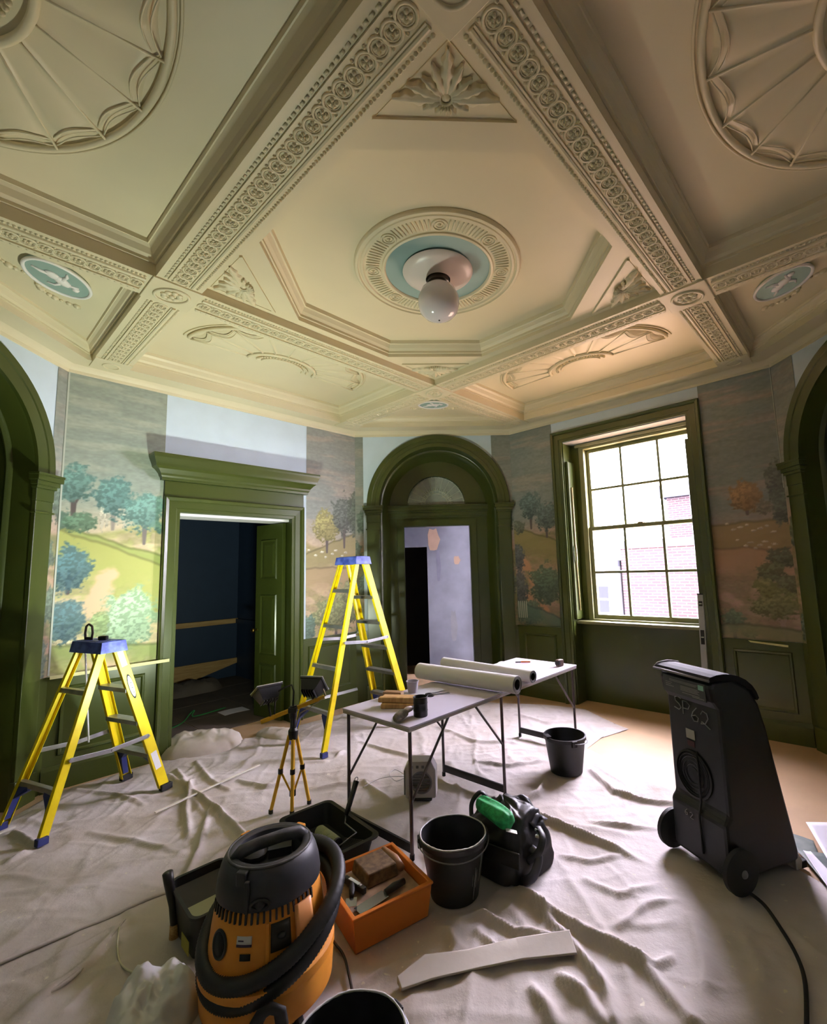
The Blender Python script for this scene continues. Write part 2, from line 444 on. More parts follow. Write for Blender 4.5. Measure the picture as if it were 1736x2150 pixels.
# right leaf swung into the next room
leaf = MB(); leaf.box(0, .50, -.022, .022, .01, DZ - .04)
d2 = obj('door_2', leaf, GREEN, kind='structure', bevel=.003)
d2.matrix_world = W_BL.M @ Matrix.Translation((DT1 - .03, .10, 0)) @ Matrix.Rotation(radians(90 + 9), 4, 'Z')
# leaf's visible side faces -t: its local +y side
pm = MB()
for z0, z1 in ((.16, .62), (.72, 1.42), (1.60, 2.08)):
    mb = MB(); a, b = .10, .40
    mb.rings([[(x, y, z) for x, z in ((p, r), (q, r), (q, u), (p, u))] for p, q, r, u, y in
              ((a, b, z0, z1, .022), (a + .01, b - .01, z0 + .01, z1 - .01, .036), (a + .03, b - .03, z0 + .03, z1 - .03, .026), (a + .07, b - .07, z0 + .07, z1 - .07, .034))], cap1=True)
    obj('door_panel', mb, GREEN, d2)
mb = MB(); mb.lathe([(.001, .07), (.02, .068), (.028, .055), (.02, .04), (.012, .035), (.012, 0)], 16, Matrix.Translation((.465, .022, 1.0)) @ Matrix.Rotation(-pi / 2, 4, 'X')); obj('door_knob', mb, mat('brass', (150, 120, 60), .3, metal=1), d2, smooth=True)

# blue room
br = MB()
br.box(-2.4, 1.45, 3.05, 3.15, 0, 3.0)
o = obj('wall_blue_room', br, NAVY, kind='structure'); o.matrix_world = W_BL.M
br = MB(); br.box(1.33, 1.45, .30, 3.15, 0, 3.0); br.box(-2.5, -2.4, .3, 3.15, 0, 3.0); br.box(-2.5, 1.45, .3, 3.15, 2.75, 2.9)
br.box(-2.4, -HL + .2, .30, .36, 0, 3.0)
o = obj('wall_blue_room_side', br, NAVY, kind='structure'); o.matrix_world = W_BL.M
mb = MB(); mb.box(-2.4, 1.33, 3.01, 3.05, .87, .95); o = obj('trim_1', mb, RAWWOOD, kind='structure', bevel=.006); o.matrix_world = W_BL.M
mb = MB(); vprism(mb, [(-2.4, 0), (-2.4, .30), (1.33, .30), (1.33, .22), (.7, .06), (.55, 0)], 3.02, 3.05); o = obj('trim_2', mb, RAWWOOD, kind='structure'); o.matrix_world = W_BL.M
mb = MB(); mb.box(1.29, 1.33, .6, 3.02, .87, .94); o = obj('trim_3', mb, NAVY, kind='structure'); o.matrix_world = W_BL.M
DFL = mat('dark_floor_cover', (96, 84, 76), .7, var=.15, vscale=3)
for i in range(4):
    for j in range(5):
        mb = MB(); a, b = -2.35 + j * .74, .34 + i * .68
        mb.box(a, a + .73, b, b + .67, 0, .006 + .001 * ((i + j) % 2)); oo = obj('floor_board', mb, DFL, None)
        oo.parent = bpy.data.objects['floor']; oo.matrix_world = W_BL.M
# ------------------------------------------------------------------ window_1 in its niche
IVORY = mat('worn_window_paint', (120, 122, 84), .4, var=.05)
GO = .22
GT0, GT1, GZ0, GZ1 = -.555, .72, .99, 3.11
mb = MB(); casing(mb, NT0, NT1, NZ, .135, 0)
win = obj('window_1', mb, GREEN, kind='structure'); win.matrix_world = W_BR.M
# niche: infill wall with the window opening, floor-deep recess
mb = MB(); vprism(mb, [(-1.4, -.0), (1.4, 0), (1.4, 3.8), (-1.4, 3.8)], GO, GO + .30, [[(GT0 - .06, GZ0 - .05), (GT1 + .06, GZ0 - .05), (GT1 + .06, GZ1 + .06), (GT0 - .06, GZ1 + .06)]])
obj('niche_wall', mb, GREEN, win)
mb = MB(); mb.box(NT0, NT0 + .012, 0, GO, 0, NZ); mb.box(NT1 - .012, NT1, 0, GO, 0, NZ); obj('niche_lining', mb, GREEN, win)
mb = MB(); mb.box(NT0 + .012, NT1 - .012, 0, GO, NZ - .012, NZ); obj('niche_head', mb, mat('white_gloss_soffit', (224, 220, 226), .12), win)
mb = MB(); mb.box(NT0 + .012, NT1 - .012, .08, GO + .06, GZ0 - .055, GZ0 - .02); obj('window_sill', mb, IVORY, win, bevel=.008)
# shutter case on the left, with bent rail seen on it
mb = MB(); mb.box(NT0 + .012, NT0 + .05, .03, GO - .01, GZ0, 2.95); obj('shutter_case', mb, GREEN, win, bevel=.004)
mb = MB(); mb.box(NT1 - .05, NT1 - .012, .03, GO - .01, GZ0, 2.95); obj('shutter_case', mb, GREEN, win, bevel=.004)
mb = MB(); mb.tube([(NT0 + .06, .08, 2.62), (NT0 + .06, .08, 1.9), (NT0 + .075, .06, 1.85), (NT0 + .075, .06, 1.72), (NT0 + .06, .08, 1.66), (NT0 + .06, .10, 1.1)], .012, 8); obj('sash_pull', mb, mat('khaki_metal', (150, 140, 96), .4), win, smooth=True)
# box frame
mb = MB()
for a, b in ((GT0 - .06, GT0), (GT1, GT1 + .06)): mb.box(a, b, GO - .02, GO + .14, GZ0 - .02, GZ1 + .06)
mb.box(GT0, GT1, GO - .02, GO + .14, GZ1, GZ1 + .06); mb.box(GT0, GT1, GO - .03, GO + .14, GZ0 - .03, GZ0)
mb.box(GT0 - .1, GT1 + .1, GO - .04, GO - .02, GZ1 + .03, GZ1 + .07)
obj('window_frame', mb, IVORY, win, bevel=.004)
ZM = 2.09
GLASS = bpy.data.materials.new('window_glass'); GLASS.use_nodes = True
nt = GLASS.node_tree; nt.nodes.remove(nt.nodes['Principled BSDF'])
tr = nt.nodes.new('ShaderNodeBsdfTransparent'); gl = nt.nodes.new('ShaderNodeBsdfGlossy'); gl.inputs['Roughness'].default_value = .02
lw = nt.nodes.new('ShaderNodeLayerWeight'); lw.inputs['Blend'].default_value = .12
mx = nt.nodes.new('ShaderNodeMixShader'); nt.links.new(lw.outputs['Fresnel'], mx.inputs['Fac'])
nt.links.new(tr.outputs[0], mx.inputs[1]); nt.links.new(gl.outputs[0], mx.inputs[2])
nt.links.new(mx.outputs[0], nt.nodes['Material Output'].inputs['Surface'])
def sash(z0, z1, o, names):
    root = MB(); s_ = .042
    root.box(GT0, GT0 + s_, o, o + .04, z0, z1); root.box(GT1 - s_, GT1, o, o + .04, z0, z1)
    root.box(GT0 + s_, GT1 - s_, o, o + .04, z1 - .042, z1); root.box(GT0 + s_, GT1 - s_, o, o + .04, z0, z0 + .05)
    so = obj('sash', root, IVORY, win, bevel=.003)
    xs = [GT0 + s_, -.11, .33, GT1 - s_]; zs = [z0 + .05, (z0 + z1) / 2, z1 - .042]
    for x in xs[1:3]:
        mb = MB(); mb.box(x - .014, x + .014, o + .004, o + .036, zs[0], zs[2]); obj('glazing_bar', mb, IVORY, so)
    mb = MB(); mb.box(xs[0], xs[3], o + .005, o + .035, zs[1] - .014, zs[1] + .014); obj('glazing_bar', mb, IVORY, so)
    for i in range(3):
        for j in range(2):
            mb = MB(); mb.add([(xs[i], o + .02, zs[j]), (xs[i + 1], o + .02, zs[j]), (xs[i + 1], o + .02, zs[j + 1]), (xs[i], o + .02, zs[j + 1])], [(0, 1, 2, 3)])
            obj('pane', mb, GLASS, so)
sash(ZM - .02, GZ1, GO + .07, 0); sash(GZ0, ZM + .02, GO + .02, 0)
mb = MB(); mb.box(.06, .12, GO + .0, GO + .05, ZM + .02, ZM + .035); obj('sash_lock', mb, mat('brass', (150, 120, 60), .3, metal=1), win)
# portal so that daylight is sampled through the opening
pl = bpy.data.lights.new('window_portal', 'AREA'); pl.shape = 'RECTANGLE'; pl.size = 1.5; pl.size_y = 2.3
pl.cycles.is_portal = True
po = bpy.data.objects.new('window_portal', pl); COL.objects.link(po)
po.matrix_world = W_BR.M @ Matrix.Translation((.08, GO + .45, 2.05)) @ Matrix.Rotation(radians(90), 4, 'X') @ Matrix.Rotation(pi, 4, 'X') @ Matrix.Rotation(pi, 4, 'X')

# what stands across the street
BRK = bpy.data.materials.new('street_brickwork'); BRK.use_nodes = True
nt = BRK.node_tree; b = nt.nodes['Principled BSDF']; b.inputs['Roughness'].default_value = .9; b.inputs['Specular IOR Level'].default_value = 0.0
bt = nt.nodes.new('ShaderNodeTexBrick'); tc = nt.nodes.new('ShaderNodeTexCoord'); mp = nt.nodes.new('ShaderNodeMapping')
mp.inputs['Rotation'].default_value = (radians(90), 0, 0)
nt.links.new(tc.outputs['Object'], mp.inputs['Vector']); nt.links.new(mp.outputs['Vector'], bt.inputs['Vector'])
bt.inputs['Color1'].default_value = (*lin((56, 43, 44)), 1); bt.inputs['Color2'].default_value = (*lin((47, 39, 41)), 1); bt.inputs['Mortar'].default_value = (*lin((70, 65, 69)), 1)
bt.inputs['Scale'].default_value = 1.0; bt.inputs['Brick Width'].default_value = .26; bt.inputs['Row Height'].default_value = .085; bt.inputs['Mortar Size'].default_value = .012
nt.links.new(bt.outputs['Color'], b.inputs['Base Color'])
STONE = mat('street_stone', (46, 48, 54), .8, var=.08, spec=0.0); RENDERW = mat('street_render', (72, 72, 76), .8, spec=0.0); SLATE = mat('dark_slate', (36, 38, 46), .6, spec=0.0)
def house(name, t0, t1, o, z0, z1, wallm, label, wins, ledges):
    root = thing(name, label, 'building')
    root.matrix_world = W_BR.M
    mb = MB(); mb.box(t0, t1, o, o + 4, z0, z1); obj('facade', mb, wallm, root)
    for z, e, h in ledges:
        mb = MB(); mb.box(t0 - e, t1 + e, o - e, o + 4, z, z + h); obj('ledge', mb, STONE, root)
    for a, b, c, d in wins:
        mb = MB(); mb.box(a, b, o - .03, o, c, d); f = obj('window', mb, WHITEP, root)
        mb = MB(); mb.box(a + .08, b - .08, o - .035, o - .03, c + .08, (c + d) / 2 - .03); mb2 = MB(); mb2.box(a + .08, b - .08, o - .035, o - .03, (c + d) / 2 + .03, d - .08)
        obj('pane', mb, SLATE, f); obj('pane', mb2, SLATE, f)
    return root
ta, za = W_BR.at(1405, 1010, 9); tb, zb = W_BR.at(1310, 1150, 9)
tl, _ = W_BR.at(1306, 1250, 9)
house('brick_house', tl + .05, tl + 9, 9, -6, W_BR.at(1400, 1148, 9)[1], BRK, 'dark brick house seen through the lower right panes of the sash window', [], [(W_BR.at(1400, 1148, 9)[1], .04, .25)])
house('brick_house', W_BR.at(1370, 1100, 12)[0], W_BR.at(1370, 1100, 12)[0] + 10, 13.8, -6, W_BR.at(1430, 1040, 13.5)[1], BRK, 'taller brick house with grey parapet further off, seen through the upper sash', [], [(W_BR.at(1430, 1040, 13.5)[1], .2, .5)])
w0, wz0 = W_BR.at(1258, 1290, 9); w1, wz1 = W_BR.at(1285, 1225, 9)
house('rendered_house', tl - 6, tl - .02, 8.9, -6, W_BR.at(1280, 1190, 8.9)[1], RENDERW, 'pale rendered house seen through the lower left panes of the sash window', [(w0, w1, wz0, wz1)], [(W_BR.at(1280, 1190, 8.9)[1], .0, .2)])
mb = MB(); mb.box(-30, 30, 3.0, 40, -6.2, -6.0); o = obj('ground_street', mb, mat('street_paving', (110, 110, 112), .8, var=.05), kind='structure'); o.matrix_world = W_BR.M

# ------------------------------------------------------------------ mural wallpaper: colours worked out point by point, kept as a colour attribute
def vnoise(x, y, seed=0):
    xi = np.floor(x).astype(np.int64); yi = np.floor(y).astype(np.int64); fx = x - xi; fy = y - yi
    fx = fx * fx * (3 - 2 * fx); fy = fy * fy * (3 - 2 * fy)
    def h(a, b):
        n = (a * 374761393 + b * 668265263 + seed * 974711) & 0x7fffffff
        n = ((n ^ (n >> 13)) * 1274126177) & 0x7fffffff
        return ((n ^ (n >> 16)) & 0xffff) / 65535.0
    return (h(xi, yi) * (1 - fx) + h(xi + 1, yi) * fx) * (1 - fy) + (h(xi, yi + 1) * (1 - fx) + h(xi + 1, yi + 1) * fx) * fy
def fbm(x, y, seed=0, o=3):
    s = 0; a = .5
    for i in range(o): s = s + a * vnoise(x * 2 ** i, y * 2 ** i, seed + i); a *= .5
    return s / (1 - .5 ** o)
def sm(a, b, x):
    t = np.clip((x - a) / (b - a), 0, 1); return t * t * (3 - 2 * t)
class Mural:
    def __init__(s, x, z): s.x, s.z = x, z; s.c = np.zeros((len(x), 3))
    def mix(s, col, m): s.c += (np.array(col, float) - s.c) * np.clip(m, 0, 1)[:, None]
    def base(s, sky, cloud, ground, warm, zh, seed):
        s.mix(sky, np.ones_like(s.x))
        st = fbm(s.x * 2.2, s.z * 14, seed); s.mix(cloud, .6 * sm(.48, .72, st) * sm(zh - .2, zh + .5, s.z))
        st2 = fbm(s.x * 3, s.z * 26, seed + 9); s.mix(np.array(sky) * .93, .5 * sm(.55, .75, st2))
        hz = zh + .10 * np.sin(s.x * 3.1 + seed) + .08 * (fbm(s.x * 4, s.z * 0, seed + 3) - .5)
        s.mix(warm, sm(hz + .35, hz - .02, s.z) * .8)
        s.mix(ground, sm(hz + .02, hz - .04, s.z))
        p = fbm(s.x * 4 + s.z * 2, s.z * 7, seed + 5); s.mix(warm, .85 * sm(.46, .62, p) * sm(hz, hz - .1, s.z))
        p = fbm(s.x * 3, s.z * 11, seed + 6); s.mix(np.array(ground) * .8, .5 * sm(.55, .7, p) * sm(hz, hz - .1, s.z))
        q2 = fbm(s.x * 16, s.z * 30, seed + 17, 3); s.mix(np.array(ground) * 1.16, .5 * sm(.52, .7, q2) * sm(hz, hz - .1, s.z)); s.mix(np.array(warm) * .88, .4 * sm(.5, .34, q2) * sm(hz, hz - .1, s.z))
        f = fbm(s.x * 30, s.z * 60, seed + 7, 2); s.c *= (.94 + .12 * f)[:, None]
    def hill(s, x0, z0, x1, z1, col, dep, seed=1):
        zl = z0 + (z1 - z0) * (s.x - x0) / (x1 - x0) + .05 * (fbm(s.x * 6, s.z * 0, seed) - .5)
        s.mix(col, sm(zl + .006, zl - .006, s.z) * sm(zl - dep, zl - dep * .3, s.z) * .8)
        s.mix(np.array(col) * .62, sm(.022, .0, np.abs(s.z - zl)) * .55)
    def path(s, pts, wd, col):
        m = np.zeros_like(s.x); wv = wd * 1.5 * (fbm(s.x * 9, s.z * 14, 77) - .5) if wd > .03 else 0
        for (a, b), (c, d) in zip(pts, pts[1:]):
            ux, uz = c - a, d - b; t = np.clip(((s.x - a) * ux + (s.z - b) * uz) / (ux * ux + uz * uz), 0, 1)
            m = np.maximum(m, sm(wd, wd * .3, np.hypot(s.x - a - t * ux, s.z - b - t * uz) + wv))
        s.mix(col, m)
    def tree(s, cx, cz, rx, rz, col, tr=None, seed=0, light=1.35, trunk=(92, 84, 82), lean=0.0):
        if tr is not None:
            zb = tr; n = 3
            for k in range(-1, 2):
                s.path([(cx + lean + k * .004, zb), (cx + lean * .5 + k * .012, (zb + cz) / 2), (cx + k * rx * .45, cz - rz * .1)], .014, trunk)
        d = np.hypot((s.x - cx) / rx, (s.z - cz) / rz)
        n1 = fbm((s.x - cx) / rx * 3.2 + 11 * seed, (s.z - cz) / rz * 3.2, seed); n2 = fbm((s.x - cx) * 46, (s.z - cz) * 60, seed + 4, 3)
        e = d + (n1 - .5) * .8 + (n2 - .5) * .55
        m = sm(1.06, .78, e)
        c = np.array(col, float) * .8 + np.array((128, 134, 122)) * .2
        s.mix(c, m * .88)
        s.mix(np.clip(c * light + 8, 0, 255), m * .62 * sm(.44, .64, n2) * sm(-.6, .5, (s.z - cz) / rz + .4 * (s.x - cx) / rx * -1))
        s.mix(c * .66, m * .55 * sm(.56, .36, n2) * sm(.5, -.6, (s.z - cz) / rz))
MURAL = bpy.data.materials.new('painted_mural_paper'); MURAL.use_nodes = True
nt = MURAL.node_tree; b = nt.nodes['Principled BSDF']; b.inputs['Roughness'].default_value = .62; b.inputs['Specular IOR Level'].default_value = .3
at = nt.nodes.new('ShaderNodeAttribute'); at.attribute_name = 'paint'; nt.links.new(at.outputs['Color'], b.inputs['Base Color'])
def mural(parent, t0, t1, z0, z1, paint, step=.0075, keep=None, o=-.004, name='mural_paper'):
    nu, nv = max(2, int((t1 - t0) / step)), max(2, int((z1 - z0) / step))
    T, Zz = np.meshgrid(np.linspace(t0, t1, nu + 1), np.linspace(z0, z1, nv + 1))
    t, z = T.ravel(), Zz.ravel(); m = Mural(t, z); paint(m)
    idx = np.arange((nu + 1) * (nv + 1)).reshape(nv + 1, nu + 1)
    q = np.stack([idx[:-1, :-1], idx[:-1, 1:], idx[1:, 1:], idx[1:, :-1]], -1).reshape(-1, 4)
    if keep is not None:
        ct = t[q].mean(1); cz = z[q].mean(1); q = q[keep(ct, cz)]
    me = bpy.data.meshes.new(name)
    me.from_pydata(np.stack([t, np.full_like(t, o), z], 1).tolist(), [], q.tolist())
    a = me.color_attributes.new('paint', 'FLOAT_COLOR', 'POINT')
    c = np.clip(m.c, 0, 255) / 255; c = np.where(c <= .04045, c / 12.92, ((c + .055) / 1.055) ** 2.4)
    a.data.foreach_set('color', np.concatenate([c, np.ones((len(c), 1))], 1).astype(np.float32).ravel())
    me.materials.append(MURAL)
    ob = bpy.data.objects.new(name, me); COL.objects.link(ob); ob.parent = parent
    return ob
MB0 = .89
def P(W, x, y): return W.at(x, y)
def tree_px(m, W, x, y, rx, ry, col, yb=None, xb=None, **k):
    c = W.at(x, y); a = W.at(x - rx, y); b_ = W.at(x + rx, y); u = W.at(x, y - ry); d = W.at(x, y + ry)
    tr = W.at(x, yb)[1] if yb else None
    m.tree(c[0], (u[1] + d[1]) / 2, abs(b_[0] - a[0]) / 2 * 1.08, abs(u[1] - d[1]) / 2 * 1.08, col, tr, **k)
def paint_bl_left(m):
    W = W_BL
    m.base((150, 160, 150), (178, 182, 166), (160, 162, 104), (214, 192, 162), 2.15, 3)
    m.hill(-1.5, W.at(120, 1105)[1], -.75, W.at(330, 1168)[1], (152, 164, 92), .5, 2)
    m.hill(-1.5, W.at(180, 1115)[1], -.75, W.at(330, 1185)[1], (176, 176, 104), .6, 5)
    m.path([W.at(225, 1215), W.at(190, 1270), W.at(215, 1310), W.at(180, 1370), W.at(250, 1390)], .10, (214, 184, 150))
    for i, (x, y) in enumerate(((215, 1085), (225, 1080), (245, 1078), (262, 1085))):
        m.tree(*W.at(x, y), .02, .12, (206, 196, 178), None, seed=60 + i)
    tree_px(m, W, 157, 1018, 42, 40, (88, 130, 126), 1095, seed=1); tree_px(m, W, 240, 1042, 38, 42, (84, 128, 128), 1112, seed=2, trunk=(150, 140, 132))
    tree_px(m, W, 305, 1075, 46, 42, (96, 142, 138), 1142, seed=3, trunk=(120, 112, 110))
    tree_px(m, W, 120, 1096, 30, 22, (74, 104, 92), seed=4); tree_px(m, W, 168, 1098, 34, 20, (78, 112, 88), seed=5)
    tree_px(m, W, 145, 1195, 46, 46, (66, 106, 122), 1246, seed=6, light=1.4); tree_px(m, W, 100, 1215, 18, 48, (50, 88, 92), seed=8)
    tree_px(m, W, 132, 1305, 52, 48, (70, 108, 122), 1350, seed=7)
    tree_px(m, W, 270, 1300, 58, 58, (146, 182, 148), 1372, seed=9, light=1.45, trunk=(226, 224, 200)); tree_px(m, W, 205, 1315, 22, 30, (132, 156, 100), seed=10)
    for i in range(14):
        m.tree(*W.at(98 + i * 11 + (i * 19) % 9, 1347 + (i * 23) % 15), .016 + .008 * (i % 3), .016, (226, 206, 160), None, seed=30 + i)
    m.hill(-1.5, 1.12, -.75, 1.05, (138, 152, 92), .2, 8)
def paint_bl_right(m):
    W = W_BL
    m.base((142, 146, 142), (176, 160, 148), (150, 138, 100), (190, 164, 136), 2.0, 13)
    m.hill(.79, W.at(645, 1165)[1], 1.5, W.at(760, 1120)[1], (142, 132, 92), .5, 2)
    m.hill(.79, W.at(645, 1195)[1], 1.5, W.at(760, 1190)[1], (160, 138, 104), .4, 3)
    tree_px(m, W, 686, 1106, 25, 32, (146, 136, 78), 1160, seed=11); tree_px(m, W, 722, 1085, 26, 40, (86, 92, 88), 1150, seed=12); tree_px(m, W, 752, 1080, 24, 50, (76, 86, 74), seed=13)
    tree_px(m, W, 705, 1288, 44, 36, (118, 124, 80), 1350, seed=14); tree_px(m, W, 648, 1322, 16, 32, (72, 98, 88), seed=15); tree_px(m, W, 735, 1240, 20, 24, (128, 128, 86), seed=16)
    for i in range(10): m.tree(*W.at(648 + i * 11 + (i * 17) % 7, 1155 + (i * 29) % 18), .02 + .005 * (i % 3), .014, (206, 196, 178), None, seed=70 + i)
def paint_br_left(m):
    W = W_BR
    m.base((128, 136, 132), (160, 150, 140), (128, 124, 92), (178, 146, 128), 2.0, 23)
    m.hill(-1.5, W.at(1085, 1110)[1], -.87, W.at(1170, 1135)[1], (136, 128, 80), .5, 3)
    m.path([W.at(1100, 1175), W.at(1125, 1230), W.at(1110, 1255), W.at(1150, 1290)], .09, (192, 146, 114))
    tree_px(m, W, 1113, 1062, 20, 26, (78, 98, 98), 1110, seed=21); tree_px(m, W, 1146, 1082, 22, 30, (76, 92, 90), 1128, seed=22)
    tree_px(m, W, 1090, 1108, 12, 14, (86, 92, 80), seed=23); tree_px(m, W, 1088, 1170, 13, 26, (72, 78, 88), seed=24); tree_px(m, W, 1092, 1235, 16, 34, (72, 76, 82), seed=25)
    tree_px(m, W, 1150, 1228, 36, 38, (66, 88, 68), 1265, seed=26); tree_px(m, W, 1110, 1285, 26, 26, (72, 92, 76), seed=27)
    m.hill(-1.5, W.at(1088, 1262)[1], -.87, W.at(1185, 1300)[1], (88, 112, 98), .3, 6)
    for i in range(5): m.path([W.at(1089 + i * 4, 1262), W.at(1091 + i * 4, 1296)], .008, (196, 196, 176))
def paint_br_right(m):
    W = W_BR
    m.base((130, 138, 132), (170, 150, 140), (138, 126, 104), (180, 152, 138), 1.95, 33)
    m.hill(.87, W.at(1510, 1105)[1], 1.5, W.at(1665, 1085)[1], (150, 132, 92), .5, 2)
    m.hill(.87, W.at(1510, 1150)[1], 1.5, W.at(1665, 1150)[1], (174, 142, 114), .4, 4)
    tree_px(m, W, 1565, 1042, 32, 32, (146, 112, 74), 1080, seed=31); tree_px(m, W, 1628, 1010, 20, 42, (88, 92, 86), seed=32); tree_px(m, W, 1640, 1062, 20, 38, (84, 92, 84), seed=33); tree_px(m, W, 1605, 1065, 16, 14, (112, 104, 92), seed=34)
    tree_px(m, W, 1640, 1172, 30, 20, (76, 82, 64), seed=35); tree_px(m, W, 1618, 1200, 32, 20, (84, 88, 60), seed=36); tree_px(m, W, 1652, 1230, 40, 24, (84, 88, 62), seed=37)
    tree_px(m, W, 1632, 1268, 52, 30, (106, 108, 66), 1350, seed=38, lean=.05, trunk=(150, 132, 122)); tree_px(m, W, 1608, 1232, 24, 20, (112, 112, 66), seed=39)
    tree_px(m, W, 1540, 1302, 24, 22, (84, 104, 80), 1340, seed=40); tree_px(m, W, 1575, 1325, 20, 14, (110, 118, 88), seed=41)
    for i in range(8): m.tree(*W.at(1526 + i * 13 + (i * 37) % 9, 1100 + (i * 29) % 17), .02 + .006 * (i % 3), .012, (200, 182, 166), None, seed=80 + i)
    for i in range(8): m.tree(*W.at(1548 + i * 11 + (i * 23) % 8, 1134 + (i * 31) % 19), .018 + .006 * (i % 3), .012, (206, 186, 168), None, seed=90 + i)
    m.hill(.87, 1.02, 1.5, 1.0, (124, 128, 96), .2, 7)
def plainmural(seed, warm=(180, 150, 130)):
    def f(m):
        m.base((136, 142, 136), (164, 154, 144), (118, 118, 84), warm, 2.0, seed)
        for k in range(4): m.tree(m.x.mean() + .05 * (-1) ** k, 2.3 - .42 * k, .09, .16, (80, 96, 84), None, seed=seed + k)
    return f
mural(wall_bl, -HL, -.748, MB0, HW, paint_bl_left)
mural(wall_bl, .795, HL, MB0, HW, paint_bl_right)
mural(wall_br, -HL, -.875, MB0, HW, paint_br_left)
mural(wall_br, .875, HL, MB0, HW, paint_br_right)
def outside_arch(cx): return lambda t, z: ((z < ZS) & (np.abs(t - cx) > ROUT - .015)) | (z >= ZS) & (np.hypot(t - cx, z - ZS) > ROUT - .02)
mural(wall_left, .955, HB, MB0, HW, plainmural(43), keep=outside_arch(0.0)); mural(wall_left, -HB, -.955, MB0, HW, plainmural(44), keep=outside_arch(0.0))
mural(wall_back, -HB, -.955, MB0, HW, plainmural(45), keep=outside_arch(.055)); mural(wall_back, .80, HB, MB0, HW, plainmural(46), keep=outside_arch(.055))
mural(wall_right, -HB, -.80, MB0, HW, plainmural(47), keep=outside_arch(-.03)); mural(wall_right, .955, HB, MB0, HW, plainmural(48), keep=outside_arch(-.03))
# white seam where two drops of paper meet in the left corner, and lifted strips along the mural's foot
SEAM = mat('torn_paper_white', (186, 192, 182), .7)
mb = MB(); mb.box(-HL + .004, -HL + .016, -.008, -.0045, .9, HW); obj('paper_seam', mb, SEAM, wall_bl)
mb = MB(); mb.box(HL - .010, HL - .005, -.008, -.0045, 2.3, HW); obj('paper_seam', mb, SEAM, wall_br)
STRIPM = mat('cream_masking_strip', (212, 206, 150), .6)
a = W_BL.at(82, 1421); b = W_BL.at(345, 1386)
mb = MB(); mb.box(-HL + .01, -.66, -.075, -.068, .878, .905); tag(obj('masking_strip', mb, STRIPM), 'long cream paper strip hanging along the foot of the mural left of the doorway', 'strip').matrix_world = W_BL.M
mb = MB(); mb.add([(1.10, -.03, .885), (1.42, -.09, .872), (1.42, -.10, .855), (1.12, -.034, .868)], [(0, 1, 2, 3)])
tag(obj('masking_strip', mb, STRIPM, solid=.002), 'short curling cream strip at the foot of the mural right of the window', 'strip').matrix_world = W_BR.M
# ------------------------------------------------------------------ ceiling
ZB, ZT, ZP, ZC = 3.54, 3.60, 3.73, 3.665      # beam soffit, spandrel level, deep panels, corner panels
G0, G1, GE = 1.13, 1.40, 2.80
CAB = Matrix(((S2, -S2, 0, 0), (S2, S2, 0, 0), (0, 0, 1, 0), (0, 0, 0, 1)))      # (a, b) -> room x, y ; a to the window, b to the door
QD = sqrt(2) * RA
octo = [(RB, -(QD - RB)), (RB, QD - RB), (QD - RB, RB), (-(QD - RB), RB), (-RB, QD - RB), (-RB, -(QD - RB)), (-(QD - RB), -RB), (QD - RB, -RB)]
mb = MB(); big = [(x * 1.03, y * 1.03) for x, y in octo]; mb.prism(big, 3.86, 3.98)
ceiling = obj('ceiling', mb, CREAM, kind='structure'); ceiling.matrix_world = CAB
R4 = [Matrix.Rotation(k * pi / 2, 4, 'Z') for k in range(4)]
def rot(poly, k):
    c, s_ = round(cos(k * pi / 2)), round(sin(k * pi / 2)); return [(c * x - s_ * y, s_ * x + c * y) for x, y in poly]
sq = [(G0, -G0), (G0, G0), (-G0, G0), (-G0, -G0)]
fan_cell = [(G1, -G0), (GE, -G0), (GE, G0), (G1, G0)]
SD = QD - .32
cor_cell = [(G1, G1), (GE, G1), (GE, SD - GE), (SD - GE, GE), (G1, GE)]
inner = inset(octo, .02)
mb = MB(); mb.face(inner, ZB, holes=[sq] + [rot(fan_cell, k) for k in range(4)] + [rot(cor_cell, k) for k in range(4)])
grid_o = obj('beam_grid', mb, CREAM, ceiling)
mb = MB(); n = len(octo)                         # cornice against the walls
oc = inset(octo, -.01)
mb.rings([[(*p, z) for p in inset(oc, d)] for d, z in ((0, 3.47), (.018, 3.475), (.022, 3.50), (.035, 3.512), (.05, 3.53), (.075, 3.542), (.075, 3.56))])
obj('cornice', mb, CREAM, ceiling, smooth=True, angle=30)
# side cells
for k in range(4):
    for poly, zp, nm in ((rot(fan_cell, k), ZP, 'fan_coffer'), (rot(cor_cell, k), ZC, 'corner_coffer')):
        mb = MB()
        dz = zp - ZB
        pf = [(0, ZB), (0, ZB + dz * .42), (.012, ZB + dz * .42), (.012, ZB + dz * .52), (.03, ZB + dz * .60), (.045, ZB + dz * .78), (.06, ZB + dz * .86), (.066, ZB + dz * .86), (.07, zp)]
        last = sweep_in(mb, poly, pf); mb.face(last, zp)
        obj(nm, mb, CREAM, ceiling)
# raised fillet just inside the wall side of the fan cells
# central coffer: octagonal deep panel, ornamented spandrels at the four corners
oct_in = [(1.06, -.45), (1.06, .45), (.45, 1.06), (-.45, 1.06), (-1.06, .45), (-1.06, -.45), (-.45, -1.06), (.45, -1.06)]
mb = MB(); mb.rings([[(*p, z) for p in sq] for z in (ZB, ZT)]); mb.face(sq, ZT, holes=[oct_in])
pf = [(0, ZT), (0, ZT + .03), (.012, ZT + .032), (.012, ZT + .05), (.03, ZT + .07), (.045, ZT + .095), (.05, ZT + .10), (.058, ZT + .10), (.062, ZP)]
last = sweep_in(mb, oct_in, pf); mb.face(last, ZP)
obj('central_coffer', mb, CREAM, ceiling)
